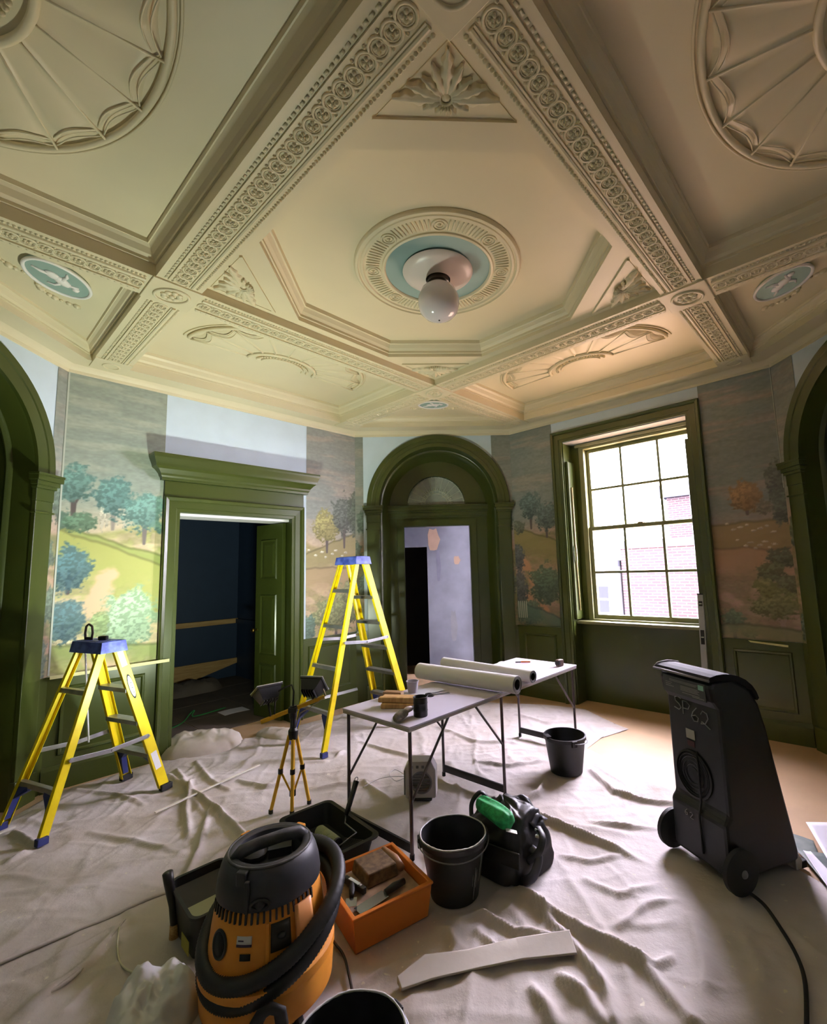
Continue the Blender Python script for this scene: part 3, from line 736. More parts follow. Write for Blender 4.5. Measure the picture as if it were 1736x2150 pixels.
# --- enrichments along the beams
def torus_pts(R, n): return [(R * cos(2 * pi * i / n), R * sin(2 * pi * i / n), 0) for i in range(n)]
lk = MB(); lk.tube(torus_pts(.040, 14), .0065, 5, closed=True); lk.tube(torus_pts(.029, 12), .003, 4, closed=True)
for i in range(4):
    a = pi / 4 + i * pi / 2
    lk.lathe([(.001, -.010), (.006, -.008), (.009, -.002), (.0085, 0)], 6, Matrix.Translation((.0145 * cos(a), .0145 * sin(a), 0)))
lk.lathe([(.001, -.012), (.005, -.008), (.006, 0)], 6)
for sg in (-1, 1): lk.lathe([(.001, -.008), (.007, -.004), (.008, 0)], 5, Matrix.Translation((.036, sg * .040, 0)))
LINK = mesh_of(lk, 'guilloche_link', CREAM, True)
def beam_run(a, b0, b1, k, side):
    """enrichment of one beam length; beam runs along b at a (its middle), turned k quarter-turns; side=+1: bead row towards +a"""
    M = R4[k]
    mb = MB(M)
    for da, w_, h in ((-.070, .010, .010), (.052, .008, .008)):
        mb.box(a + side * da - w_ / 2, a + side * da + w_ / 2, b0, b1, ZB - h, ZB + .001)
    L = b1 - b0
    mb.tube([(a + side * .068, b0, ZB - .003), (a + side * .068, b1, ZB - .003)], .011, 8)
    run = obj('beam_moulding', mb, CREAM, grid_o, smooth=True, angle=40)
    bd = MB(M); n = int(L / .022)
    for i in range(n):
        bb = b0 + (i + .5) * L / n
        bd.lathe([(.001, -.011), (.007, -.008), (.0095, -.002), (.0095, .001)], 6, Matrix.Translation((a + side * .098, bb, ZB)))
    n2 = int(L / .034)
    for i in range(n2):
        bb = b0 + (i + .5) * L / n2
        bd.box(a - side * .090 - .006, a - side * .090 + .006, bb - .010, bb + .010, ZB - .005, ZB + .001)
    obj('bead_row', bd, CREAM, grid_o, smooth=True, kind='stuff')
    m = max(1, int(round(L / .072)))
    for i in range(m):
        bb = b0 + (i + .5) * L / m
        again('guilloche_link', LINK, run, M @ Matrix.Translation((a - side * .008, bb, ZB - .002)) @ Matrix.Rotation(pi / 2, 4, 'Z'))
MID = (G0 + G1) / 2
for k in range(4):
    beam_run(-MID, -MID + .17, MID - .17, k, +1)          # edge of the central square
    beam_run(-MID, MID + .17, GE - .12, k, +1)            # run on to the wall
    beam_run(-MID, -GE + .12, -MID - .17, k, +1)
# crossing blocks with oval rosettes, and plain blocks at the wall
for k in range(4):
    M = R4[k] @ Matrix.Translation((-MID, MID, 0)) @ Matrix.Rotation(pi / 4, 4, 'Z')
    mb = MB(R4[k]); h = .148; mb.box(-MID - h, -MID + h, MID - h, MID + h, ZB - .012, ZB + .001); blk = obj('crossing_block', mb, CREAM, grid_o, bevel=.003)
    mb = MB(M)
    mb.tube([(.085 * cos(2 * pi * i / 28), .105 * sin(2 * pi * i / 28), ZB - .014) for i in range(28)], .010, 6, closed=True)
    for i in range(8):
        a = 2 * pi * i / 8; mb.ball((.042 * cos(a), .05 * sin(a), ZB - .013), .022, 8, sc=(1, 1, .55))
    mb.ball((0, 0, ZB - .014), .02, 8, sc=(1, 1, .8)); obj('oval_rosette', mb, CREAM, blk, smooth=True)
    for aa, bb in ((-MID, GE), (-GE, MID)):
        mb = MB(R4[k]); hx, hy = (.135, .12) if aa == -MID else (.12, .135)
        mb.box(aa - hx, aa + hx, bb - hy, bb + hy, ZB - .010, ZB + .001); e = obj('end_block', mb, CREAM, grid_o, bevel=.003)
        mb = MB(R4[k]); mb.tube([(aa + .06 * cos(2 * pi * i / 20), bb + .06 * sin(2 * pi * i / 20), ZB - .011) for i in range(20)], .007, 6, closed=True); obj('patera_ring', mb, CREAM, e, smooth=True)
# --- acanthus spandrels
def leaf_mesh(L, wd, lobes, h=.022):
    mb = MB()
    def fn(u, v):
        ww = wd * (sin(pi * min(1, .12 + v * .86)) ** .75) * (1 - .42 * (.5 + .5 * cos(lobes * 2 * pi * v)))
        x = (u - .5) * 2
        curl = .35 * max(0, v - .7)
        z = -(h * (1 - x * x) * (.35 + .65 * sin(pi * (.15 + .8 * v))) + .010 * abs(cos(x * pi * 1.5)) * (abs(x) < .9)) - curl * .05
        return (x * ww, v * L, min(z, 0) + .004 * 0)
    mb.grid(fn, 8, 18); return mesh_of(mb, 'acanthus_leaf', CREAM, True)
LV = [leaf_mesh(.20, .036, 3.5), leaf_mesh(.17, .030, 2.5), leaf_mesh(.08, .016, 1.5)]
for k in range(4):
    # spandrel at corner (-,-) rotated: right angle corner at (-G0,-G0)
    M = R4[k]
    cpt = Vector((-.935, -.935, ZT)); D = Vector((-1, -1, 0)).normalized()
    base = MB(M); base.tube(torus_pts(.030, 14), .009, 6, closed=True, M=Matrix.Translation(cpt + Vector((0, 0, -.008)))); base.ball(cpt, .022, 8, sc=(1, 1, .5))
    orn = obj('acanthus_spandrel', base, CREAM, ceiling, smooth=True)
    a0 = atan2(D.y, D.x)
    for da, m_, s_ in ((0, 0, .84), (.42, 1, .72), (-.42, 1, .72), (.86, 1, .62), (-.86, 1, .62), (1.24, 0, .72), (-1.24, 0, .72), (1.56, 0, .98), (-1.56, 0, .98), (1.95, 1, .45), (-1.95, 1, .45), (2.45, 2, .55), (-2.45, 2, .55), (3.14, 2, .45), (2.8, 2, .45), (-2.8, 2, .45)):
        T = M @ Matrix.Translation(cpt) @ Matrix.Rotation(a0 + da - pi / 2, 4, 'Z') @ Matrix.Translation((0, .028, 0)) @ Matrix.Diagonal((s_ ** .5, s_, 1, 1))
        again('acanthus_leaf', LV[m_], orn, T)
    tri = inset([(-G0, -G0), (-.53, -G0), (-G0, -.53)], .045)
    mb = MB(M); mb.tube([(*p, ZT - .001) for p in tri], .005, 6, closed=True); mb.bar((*tri[1], ZT - .006), (*tri[2], ZT - .006), .02, .014); obj('spandrel_fillet', mb, CREAM, orn)
# --- fan reliefs
def fan_relief(k, aT, aB, hw, hub_h, hub_w, zc):
    """half fan: flat side at a=aB, top at a=aT (nearer the beam), half width hw"""
    M = R4[k]; H = aB - aT; N = 9
    def P_(th, r, z): return (aB - H * r * sin(th), -hw * r * cos(th), z)
    mb = MB(M)
    rim = [P_(pi * i / 48, 1.0, zc - .012) for i in range(49)]
    mb.tube(rim, .016, 8); mb.tube([P_(pi * i / 48, 1.045, zc - .004) for i in range(49)], .007, 6)
    root = obj('fan_relief', mb, CREAM, ceiling, smooth=True)
    hr = hub_h / H; hwr = hub_w / hw
    def Q(th, f, z):       # f 0 at hub edge .. 1 at rim
        ra, rb = hub_h + (H - hub_h) * f, hub_w + (hw - hub_w) * f
        return (aB - ra * sin(th), -rb * cos(th), z)
    for i in range(N):
        t0, t1 = pi * i / N, pi * (i + 1) / N
        def fn(u, v):
            th = t0 + (t1 - t0) * u; f = v * (.965 - .085 * sin(pi * u))
            hgt = .010 + .030 * v * sin(pi * u) ** .7 + (.012 if (u < .01 or u > .99) else 0)
            if v > .985: hgt = .0
            return Q(th, f, zc - hgt)
        mb = MB(M); mb.grid(fn, 10, 10); fl = obj('flute', mb, CREAM, root, smooth=True, angle=50)
        for fo in (.80, .88):
            mb = MB(M); mb.tube([Q(t0 + (t1 - t0) * u / 10, fo + .07 - .12 * sin(pi * u / 10), zc - .014 - .028 * sin(pi * u / 10) ** .7) for u in range(11)], .0035, 5); obj('scallop_line', mb, CREAM, fl, smooth=True)
    mb = MB(M)
    for i in range(N + 1):
        t = pi * i / N; mb.tube([Q(t, .0, zc - .016), Q(t, .5, zc - .018), Q(t, .97, zc - .026)], .006, 6)
    obj('fan_ribs', mb, CREAM, root, smooth=True)
    mb = MB(M); mb.tube([Q(pi * i / 32, -.04, zc - .016) for i in range(33)], .017, 8); mb.tube([Q(pi * i / 32, -.30, zc - .01) for i in range(33)], .009, 6)
    obj('hub_ring', mb, CREAM, root, smooth=True)
    mb = MB(M)
    for i in range(26):
        q = Q(pi * (i + .5) / 26, -.20, zc - .012); mb.ball(q, .013, 6)
    mb.tube([Q(0, 1, zc - .006), Q(0, -.04, zc - .006)], .005, 5); mb.tube([Q(pi, 1, zc - .006), Q(pi, -.04, zc - .006)], .005, 5)
    obj('hub_beads', mb, CREAM, root, smooth=True, kind='stuff')
fan_relief(0, 1.52, 2.16, .86, .25, .36, ZP); fan_relief(1, 1.52, 2.16, .86, .25, .36, ZP)
fan_relief(2, 1.72, 2.36, .86, .26, .36, ZP); fan_relief(3, 1.72, 2.36, .86, .26, .36, ZP)
# --- corner medallions with white relief figures on blue
MBLUE = mat('medallion_blue', (142, 166, 160), .5); MWHITE = mat('medallion_white', (232, 226, 226), .5)
for k, big in ((0, .82), (1, 1.0), (2, 1.0), (3, 1.0)):
    r = 2.52 if k != 0 else 2.46
    M = R4[k] @ Matrix.Rotation(pi / 4, 4, 'Z') @ Matrix.Translation((r, 0, ZC))
    ax, ay = .145 * big, .215 * big
    mb = MB(M); mb.lathe([(.001, -.022), (1, -.022), (1, 0)], 40, Matrix.Diagonal((ax, ay, 1, 1))); md = obj('medallion', mb, MBLUE, ceiling, smooth=True, angle=30)
    mb = MB(M); mb.tube([(ax * cos(2 * pi * i / 44), ay * sin(2 * pi * i / 44), -.022) for i in range(44)], .011, 8, closed=True); obj('medallion_rim', mb, MWHITE, md, smooth=True)
    mb = MB(M); z = -.024
    c_ = big
    mb.ball((-.01 * c_, -.02 * c_, z), .042 * c_, 10, sc=(.85, 1.7, .4)); mb.ball((.0, .05 * c_, z), .034 * c_, 10, sc=(1, 1.6, .4))
    mb.ball((-.028 * c_, -.115 * c_, z), .022 * c_, 8, sc=(1, 1.2, .6)); mb.tube([(.0, .06 * c_, z), (.035 * c_, .10 * c_, z), (.05 * c_, .15 * c_, z)], [.014 * c_, .011 * c_, .006 * c_], 6)
    mb.tube([(.02 * c_, -.04 * c_, z), (.06 * c_, -.05 * c_, z), (.085 * c_, -.02 * c_, z)], [.013 * c_, .009 * c_, .006 * c_], 6)
    mb.tube([(-.02 * c_, .0, z), (-.07 * c_, .02 * c_, z), (-.09 * c_, .05 * c_, z)], [.015 * c_, .011 * c_, .006 * c_], 6)
    mb.tube([(-.01 * c_, -.06 * c_, z), (-.06 * c_, -.10 * c_, z)], [.012 * c_, .007 * c_], 6)
    obj('relief_figure', mb, MWHITE, md, smooth=True)
    mb = MB(M)                                     # husk swag below the medallion
    for sg in (-1, 1):
        for i in range(9):
            t = i / 8; y = sg * (.05 + .30 * t); x = ax + .035 + .055 * (1 - (2 * t - 1) ** 2) * 1.0 - .05 * t
            mb.ball((x, y, -.004), .012 + .006 * (i % 3), 6, sc=(1, 1.4, .8))
    obj('husk_swag', mb, CREAM, md, smooth=True, kind='stuff')
# --- ceiling rose
mb = MB(Matrix.Translation((0, 0, ZP)))
mb.lathe([(.575, .0), (.575, -.012), (.565, -.024), (.55, -.026), (.545, -.016), (.535, -.014), (.53, -.020), (.515, -.022), (.508, -.012), (.50, -.010), (.388, -.010), (.385, -.020), (.372, -.024), (.362, -.014), (.36, 0)], 72)
rose = obj('ceiling_rose', mb, CREAM, ceiling, smooth=True, angle=40)
mb = MB(Matrix.Translation((0, 0, ZP))); mb.lathe([(.362, -.008), (.12, -.008)], 64); obj('rose_field', mb, mat('rose_blue', (128, 154, 150), .5), rose)
fl = MB(); fl.tube([(.405, 0, -.010), (.43, 0, -.013), (.48, 0, -.013), (.494, 0, -.010)], [.004, .0065, .0065, .004], 6); FLM = mesh_of(fl, 'rose_flute', CREAM, True)
dk = MB(); dk.tube([(.045 * cos(2 * pi * i / 18), .045 * sin(2 * pi * i / 18), -.012) for i in range(18)], .007, 6, closed=True); dk.tube([(.026 * cos(2 * pi * i / 14), .026 * sin(2 * pi * i / 14), -.012) for i in range(14)], .005, 6, closed=True); dk.ball((0, 0, -.01), .012, 8); DKM = mesh_of(dk, 'rose_patera', CREAM, True)
for i in range(8):
    a = pi / 8 + 2 * pi * i / 8 + pi / 8
    again('rose_patera', DKM, rose, Matrix.Translation((0, 0, ZP)) @ Matrix.Rotation(a, 4, 'Z') @ Matrix.Translation((.447, 0, 0)))
    for j in range(10):
        b_ = a + .135 + (2 * pi / 8 - .27) * j / 9
        again('rose_flute', FLM, rose, Matrix.Translation((0, 0, ZP)) @ Matrix.Rotation(b_, 4, 'Z'))
# --- opal globe lamp
OPAL = mat('opal_glass', (222, 214, 220), .12, spec=.6); CHINA = mat('white_china', (214, 202, 198), .35)
gl_ = thing('ceiling_light', 'white opal globe lamp under a flared cup at the ceiling rose', 'lamp', (0, 0, 0))
mb = MB(); mb.lathe([(.06, ZP - .01), (.235, ZP - .012), (.245, ZP - .02), (.24, ZP - .03), (.19, ZP - .05), (.12, ZP - .065), (.085, ZP - .075), (.08, ZP - .05)], 48); obj('cup', mb, CHINA, gl_, smooth=True, angle=60)
mb = MB(); mb.lathe([(.001, ZP - .05), (.075, ZP - .05), (.075, ZP - .10), (.065, ZP - .105), (.065, ZP - .12), (.001, ZP - .12)], 28); obj('socket', mb, mat('dark_bronze', (42, 34, 24), .4), gl_, smooth=True, angle=40)
zc = ZP - .235
mb = MB(); mb.lathe([(.062, zc + .125), (.07, zc + .12), (.115, zc + .085), (.14, zc + .03), (.142, zc - .02), (.13, zc - .07), (.10, zc - .105), (.06, zc - .127), (.02, zc - .136), (.001, zc - .137)], 40); obj('globe', mb, OPAL, gl_, smooth=True)
mb = MB(); mb.ball((.0, .0, zc - .139), .006, 8); obj('finial', mb, mat('dark_bronze', (42, 34, 24), .4), gl_)
# ------------------------------------------------------------------ dust sheets
SHEET = bpy.data.materials.new('cotton_dust_sheet'); SHEET.use_nodes = True
nt = SHEET.node_tree; b = nt.nodes['Principled BSDF']; b.inputs['Roughness'].default_value = .9; b.inputs['Specular IOR Level'].default_value = .15
tc = nt.nodes.new('ShaderNodeTexCoord')
n1 = nt.nodes.new('ShaderNodeTexNoise'); n1.inputs['Scale'].default_value = 1.3; n1.inputs['Detail'].default_value = 6; nt.links.new(tc.outputs['Object'], n1.inputs['Vector'])
r1 = nt.nodes.new('ShaderNodeValToRGB'); nt.links.new(n1.outputs['Fac'], r1.inputs['Fac'])
r1.color_ramp.elements[0].position = .36; r1.color_ramp.elements[1].position = .60
r1.color_ramp.elements[0].color = (*lin((188, 178, 170)), 1); r1.color_ramp.elements[1].color = (*lin((212, 204, 202)), 1)
n2 = nt.nodes.new('ShaderNodeTexNoise'); n2.inputs['Scale'].default_value = 26; n2.inputs['Detail'].default_value = 2; nt.links.new(tc.outputs['Object'], n2.inputs['Vector'])
r2 = nt.nodes.new('ShaderNodeValToRGB'); nt.links.new(n2.outputs['Fac'], r2.inputs['Fac']); r2.color_ramp.elements[0].position = .70; r2.color_ramp.elements[1].position = .76
mx = nt.nodes.new('ShaderNodeMix'); mx.data_type = 'RGBA'; nt.links.new(r2.outputs['Color'], mx.inputs[0]); nt.links.new(r1.outputs['Color'], mx.inputs[6]); mx.inputs[7].default_value = (*lin((224, 218, 200)), 1)
nt.links.new(mx.outputs[2], b.inputs['Base Color'])
n3 = nt.nodes.new('ShaderNodeTexNoise'); n3.inputs['Scale'].default_value = 9; n3.inputs['Detail'].default_value = 5; n3.inputs['Roughness'].default_value = .65; nt.links.new(tc.outputs['Object'], n3.inputs['Vector'])
bp = nt.nodes.new('ShaderNodeBump'); bp.inputs['Strength'].default_value = .35; bp.inputs['Distance'].default_value = .02
nt.links.new(n3.outputs['Fac'], bp.inputs['Height']); nt.links.new(bp.outputs['Normal'], b.inputs['Normal'])
def fl(x, y, z=.01): q = at_z(x, y, z); return (q.x, q.y)
def seg_dist(X, Y, pts):
    best = np.full_like(X, 9.0); side = np.zeros_like(X); along = np.zeros_like(X)
    for i, ((a, b), (c, d)) in enumerate(zip(pts, pts[1:])):
        ux, uy = c - a, d - b; L2 = ux * ux + uy * uy; tt = ((X - a) * ux + (Y - b) * uy) / L2; t = np.clip(tt, 0, 1)
        e = np.hypot(X - a - t * ux, Y - b - t * uy); s_ = ((X - a) * uy - (Y - b) * ux) / sqrt(L2)
        m = e < best; best = np.where(m, e, best); side = np.where(m, s_, side); along = np.where(m, i + t, along)
    return best, side, along / max(1, len(pts) - 1)
def in_poly(X, Y, poly):
    r = np.zeros(X.shape, bool); n = len(poly)
    for i in range(n):
        (x0, y0), (x1, y1) = poly[i], poly[(i + 1) % n]
        c = ((y0 > Y) != (y1 > Y)) & (X < (x1 - x0) * (Y - y0) / (y1 - y0 + 1e-12) + x0); r ^= c
    return r
def dust_sheet(name, label, poly, folds, step, z0, seed, flat=()):
    """folds: (points, height, width, sharpness) ridges laid over the cloth; flat: (x, y, r) where something presses it down"""
    xs = [p[0] for p in poly]; ys = [p[1] for p in poly]
    nu, nv = int((max(xs) - min(xs)) / step) + 1, int((max(ys) - min(ys)) / step) + 1
    X, Y = np.meshgrid(min(xs) + step * np.arange(nu + 1), min(ys) + step * np.arange(nv + 1))
    bd, _, _ = seg_dist(X, Y, list(poly) + [poly[0]])
    ins = in_poly(X, Y, poly)
    # pull the vertices beside the hem on to it
    for (a, b), (c, d) in zip(poly, list(poly[1:]) + [poly[0]]):
        ux, uy = c - a, d - b; t = np.clip(((X - a) * ux + (Y - b) * uy) / (ux * ux + uy * uy), 0, 1)
        qx, qy = a + t * ux, b + t * uy; m = (np.hypot(X - qx, Y - qy) < step * .72)
        X = np.where(m, qx, X); Y = np.where(m, qy, Y); ins |= m
    Zh = z0 + .005 * fbm(X * 2.1, Y * 2.1, seed) + .006 * np.abs(fbm(X * 5, Y * 5, seed + 5) - .5) * 2
    # small creases: ridged noise warped across the cloth
    wx = X + .25 * fbm(X * 1.7, Y * 1.7, seed + 8); wy = Y + .25 * fbm(X * 1.9, Y * 1.9, seed + 9)
    for fx, fy, h, sd in ((3.4, 1.2, .017, 11), (1.1, 3.6, .015, 12), (6.5, 2.6, .008, 13), (2.6, 6.1, .008, 14)):
        rn = 1 - np.abs(fbm(wx * fx, wy * fy, seed + sd, 2) - .5) * 9
        Zh = Zh + h * np.clip(rn, 0, 1) ** 1.5 * fbm(X * .9 + sd, Y * .9, seed + sd + 3)
    for k, (pts, h, wd, shp) in enumerate(folds):
        h *= 1.35; wd *= .82
        wob = .6 * wd * (fbm(X * 7 + k, Y * 7, seed + 20 + k) - .5)
        d, side, al = seg_dist(X + wob, Y + wob, pts)
        s_ = np.where(side > 0, d / wd, d / (wd * shp))
        Zh = Zh + h * np.exp(-s_ ** 2 * 2.2) * (.55 + .45 * np.sin(pi * np.clip(al, 0.02, .98))) * (.7 + .5 * fbm(X * 4, Y * 4, seed + 40 + k))
    for x, y, r in flat:
        d = np.hypot(X - x, Y - y); Zh = z0 + .001 + (Zh - z0 - .001) * sm(r * .8, r * 1.5, d)
    Zh = z0 + (Zh - z0) * (.25 + .75 * sm(0, .05, bd))
    idx = np.arange((nu + 1) * (nv + 1)).reshape(nv + 1, nu + 1)
    q = np.stack([idx[:-1, :-1], idx[:-1, 1:], idx[1:, 1:], idx[1:, :-1]], -1).reshape(-1, 4)
    q = q[ins.ravel()[q].all(1)]
    used = np.unique(q); remap = np.zeros(X.size, int); remap[used] = np.arange(len(used))
    me = bpy.data.meshes.new(name)
    me.from_pydata(np.stack([X.ravel()[used], Y.ravel()[used], Zh.ravel()[used]], 1).tolist(), [], remap[q].tolist())
    me.materials.append(SHEET); me.shade_smooth()
    o = bpy.data.objects.new(name, me); COL.objects.link(o); return tag(o, label, 'dust sheet')
L_ = lambda *p: [fl(*q) for q in p]
hem_right = L_((1225, 1487), (1290, 1518), (1320, 1530), (1262, 1548), (1232, 1570), (1330, 1618), (1418, 1658), (1660, 1790))
hem_right[-1] = (1.80, -.45)
bigpoly = [(-2.2, -1.98), (-1.9, -2.3), (1.2, -2.35), (2.1, -1.55)] + hem_right[::-1] + [(1.2, 2.72), (.3, 3.0), (-.9, 3.0), (-1.35, 2.60), (-2.05, 2.03), (-2.52, 1.68), (-3.10, 1.05), (-3.12, -.8)]
FEET = [(.39, .48, .06), (.036, .849, .06), (-.25, -.17, .06), (1.2, 1.27, .06), (.71, 1.6, .06), (-1.075, 1.461, .08), (-1.55, 1.9, .08), (-2.546, .274, .08), (-2.268, 1.001, .08), (-2.99, .518, .08), (-2.695, 1.228, .08),
        (.94, .88, .16), (-.03, -.43, .16), (.2, -.2, .24), (-.415, -.52, .30), (-.78, -.14, .34), (-.8, -.8, .28), (-1.2, -.58, .22), (1.35, -.35, .34), (1.6, -.5, .3), (-.22, .52, .18), (-1.12, .54, .25), (-.4, -1.5, .2)]
F_ = [
    (L_((1085, 1690), (1130, 1672), (1148, 1640)), .045, .03, 1.4), (L_((1090, 1690), (1150, 1725), (1260, 1775), (1400, 1825)), .035, .028, 1.8),
    (L_((1240, 1620), (1290, 1665), (1330, 1680), (1412, 1690)), .03, .03, 1.5), (L_((1245, 1730), (1330, 1738), (1390, 1742)), .022, .03, 1.4),
    (L_((1085, 1860), (1150, 1920), (1230, 1965), (1330, 2010), (1450, 2150)), .035, .035, 1.8), (L_((1120, 1900), (1200, 1985), (1270, 2080), (1290, 2150)), .03, .03, 1.6),
    (L_((1300, 2010), (1380, 2030), (1410, 2010)), .02, .03, 1.4), (L_((1180, 2060), (1230, 2100), (1260, 2150)), .035, .04, 1.4), (L_((1120, 2080), (1150, 2120), (1160, 2150)), .03, .04, 1.4),
    (L_((880, 1930), (940, 1960), (960, 2000), (930, 2050)), .03, .035, 1.5), (L_((960, 1930), (1010, 1925), (1080, 1960), (1180, 1975)), .03, .03, 1.5), (L_((1000, 1960), (1040, 2000), (1040, 2030)), .022, .03, 1.3), (L_((760, 2070), (820, 2030), (880, 1990)), .02, .03, 1.5),
    (L_((370, 1620), (395, 1660), (440, 1690), (490, 1740), (520, 1770)), .035, .028, 1.6), (L_((400, 1640), (390, 1700), (395, 1760)), .026, .022, 1.4), (L_((440, 1700), (415, 1790), (390, 1840)), .026, .022, 1.5),
    (L_((410, 1600), (440, 1640), (480, 1660)), .02, .025, 1.4), (L_((350, 1630), (380, 1650), (430, 1710)), .02, .022, 1.4), (L_((500, 1640), (560, 1655), (650, 1640)), .022, .03, 1.5),
    (L_((645, 1660), (720, 1650), (790, 1640)), .02, .03, 1.5), (L_((760, 1640), (840, 1700), (900, 1720)), .022, .03, 1.5), (L_((600, 1605), (680, 1600), (720, 1580)), .02, .03, 1.4),
    (L_((760, 1560), (860, 1590), (940, 1580)), .02, .035, 1.5), (L_((920, 1530), (1000, 1560), (1085, 1560)), .02, .035, 1.5), (L_((1085, 1500), (1150, 1520), (1260, 1512)), .018, .04, 1.5), (L_((1000, 1600), (1070, 1610), (1130, 1600)), .02, .03, 1.5),
    (L_((150, 1660), (240, 1670), (300, 1690)), .018, .025, 1.5), (L_((190, 1750), (300, 1770), (380, 1790)), .016, .03, 1.5), (L_((0, 1740), (45, 1760), (80, 1785)), .03, .03, 1.4), (L_((20, 1810), (60, 1790), (90, 1770)), .024, .026, 1.4),
    (L_((1180, 1800), (1240, 1810), (1300, 1800)), .014, .025, 1.5), (L_((1230, 1850), (1300, 1880), (1400, 1850)), .014, .03, 1.5), (L_((1300, 1950), (1360, 1900), (1420, 1890)), .016, .03, 1.5),
    (L_((1560, 1960), (1600, 2050), (1590, 2150)), .018, .05, 1.5), (L_((1450, 1930), (1480, 2040), (1470, 2150)), .018, .05, 1.5)]
dust_sheet('spread_dust_sheet', 'large creased cream cotton dust sheet spread under table, ladders and tools', bigpoly, F_, .0135, .004, 5, FEET)  # cotton dust sheet, a separate cloth lying over the floor
seam = L_((-60, 2062), (0, 2033), (110, 1985), (250, 1925), (335, 1888), (520, 1830))
fpoly = seam + [(-.95, -.9), (-.75, -1.3), (-.7, -2.2), (-1.95, -2.2), (-2.3, -1.6)]
front_sheet = dust_sheet('spread_dust_sheet', 'grubby dust sheet with overlapping hem in the left foreground beside the paint scuttle', fpoly,
           [(L_((50, 2140), (110, 2095), (185, 2040), (250, 1960)), .02, .02, 3.0), (L_((60, 2050), (150, 2010), (260, 1950)), .012, .02, 2.0), (L_((130, 2150), (200, 2080), (290, 2010)), .012, .03, 2.0), (L_((150, 1760), (250, 1900), (330, 2010)), .012, .03, 1.5)], .013, .022, 15,
           [(-.8, -.8, .28), (-1.2, -.58, .22)])
hem = smooth_path([(p[0], p[1], .034) for p in seam], 10)
mb = MB(); mb.tube([Vector((p.x, p.y, .032 + .006 * mnoise.noise(Vector((p.x * 6, p.y * 6, 0))))) for p in hem], .011, 8, flat=.8); obj('rolled_hem', mb, SHEET, front_sheet, smooth=True)
cr2 = smooth_path([(*fl(*q), .042) for q in ((40, 2140), (80, 2118), (150, 2070), (200, 2020), (262, 1945))], 10)
mb = MB(); mb.tube(cr2, [.004 + .007 * sin(pi * i / (len(cr2) - 1)) for i in range(len(cr2))], 8, flat=.8); obj('rolled_hem', mb, SHEET, front_sheet, smooth=True)
# folded-over band of cloth in the foreground and the bundle in the doorway
CLOTH2 = mat('cream_cotton', (214, 204, 194), .9, var=.06, vscale=5, bump=.1, bscale=30)
fp = [Vector((*fl(*q), 0)) for q in ((838, 2085), (900, 2052), (985, 2032), (1090, 2010), (1205, 1998))]
mb = MB(); rr = []
for i, c in enumerate(fp):
    c = c + Vector((0, 0, .014))
    d = (fp[min(i + 1, 4)] - fp[max(i - 1, 0)]).normalized(); n = Vector((-d.y, d.x, 0)); wob = .008 * sin(i * 2.1); e = .5 if i == 0 else 1
    rr.append([c - n * .042 * e + Vector((0, 0, .014)), c - n * .046 * e + Vector((0, 0, .024)), c - n * .010 + Vector((0, 0, .030 + wob * .3)), c + n * (.040 + wob) * e + Vector((0, 0, .044 + wob)), c + n * (.048 + wob) * e + Vector((0, 0, .038)), c + n * .045 * e + Vector((0, 0, .014))])
mb.rings(rr, closed=True, cap0=True, cap1=True)
tag(obj('folded_hem', mb, CLOTH2, bevel=.004, angle=30), 'doubled-over band of cream dust sheet lying in the foreground right of the orange vacuum', 'dust sheet')
def lump(name, label, cat, cx, cy, rx, ry, h, rotz, seed, m, pw=2.6, nz=.25, fr=5.0, n=56):
    mb = MB()
    def fn(u, v):
        a = 2 * pi * u; r = v
        sx = abs(cos(a)) ** (2 / pw) * (1 if cos(a) > 0 else -1); sy = abs(sin(a)) ** (2 / pw) * (1 if sin(a) > 0 else -1)
        q = Vector((sx * rx * r, sy * ry * r, 0))
        f = mnoise.fractal(Vector((q.x * fr + seed, q.y * fr, seed * .7)), 1.0, 2.0, 4)
        f2 = abs(mnoise.noise(Vector((q.x * fr * 2.2 + seed, q.y * fr * .8, seed))))
        z = h * (1 - r ** 3.2) ** .6 * (1 + nz * f) + h * .28 * (.35 - f2) * (1 - r ** 4)
        k = 1 + .10 * f * r
        return (q.x * k, q.y * k, max(z, 0.0 if r > .97 else .012))
    mb.grid(fn, n, 26)
    o = obj(name, mb, m, smooth=True, loc=(cx, cy, .012), rotz=rotz); return tag(o, label, cat)
lump('folded_sheet', 'bundled cream dust sheet lying in the blue room doorway', 'dust sheet', -2.36, 1.86, .36, .24, .13, radians(20), 3, CLOTH2)
lump('folded_sheet', 'low rumpled heap of cream cloth beside the right jamb of the doorway', 'dust sheet', -1.72, 2.12, .22, .13, .06, radians(-20), 8, CLOTH2)

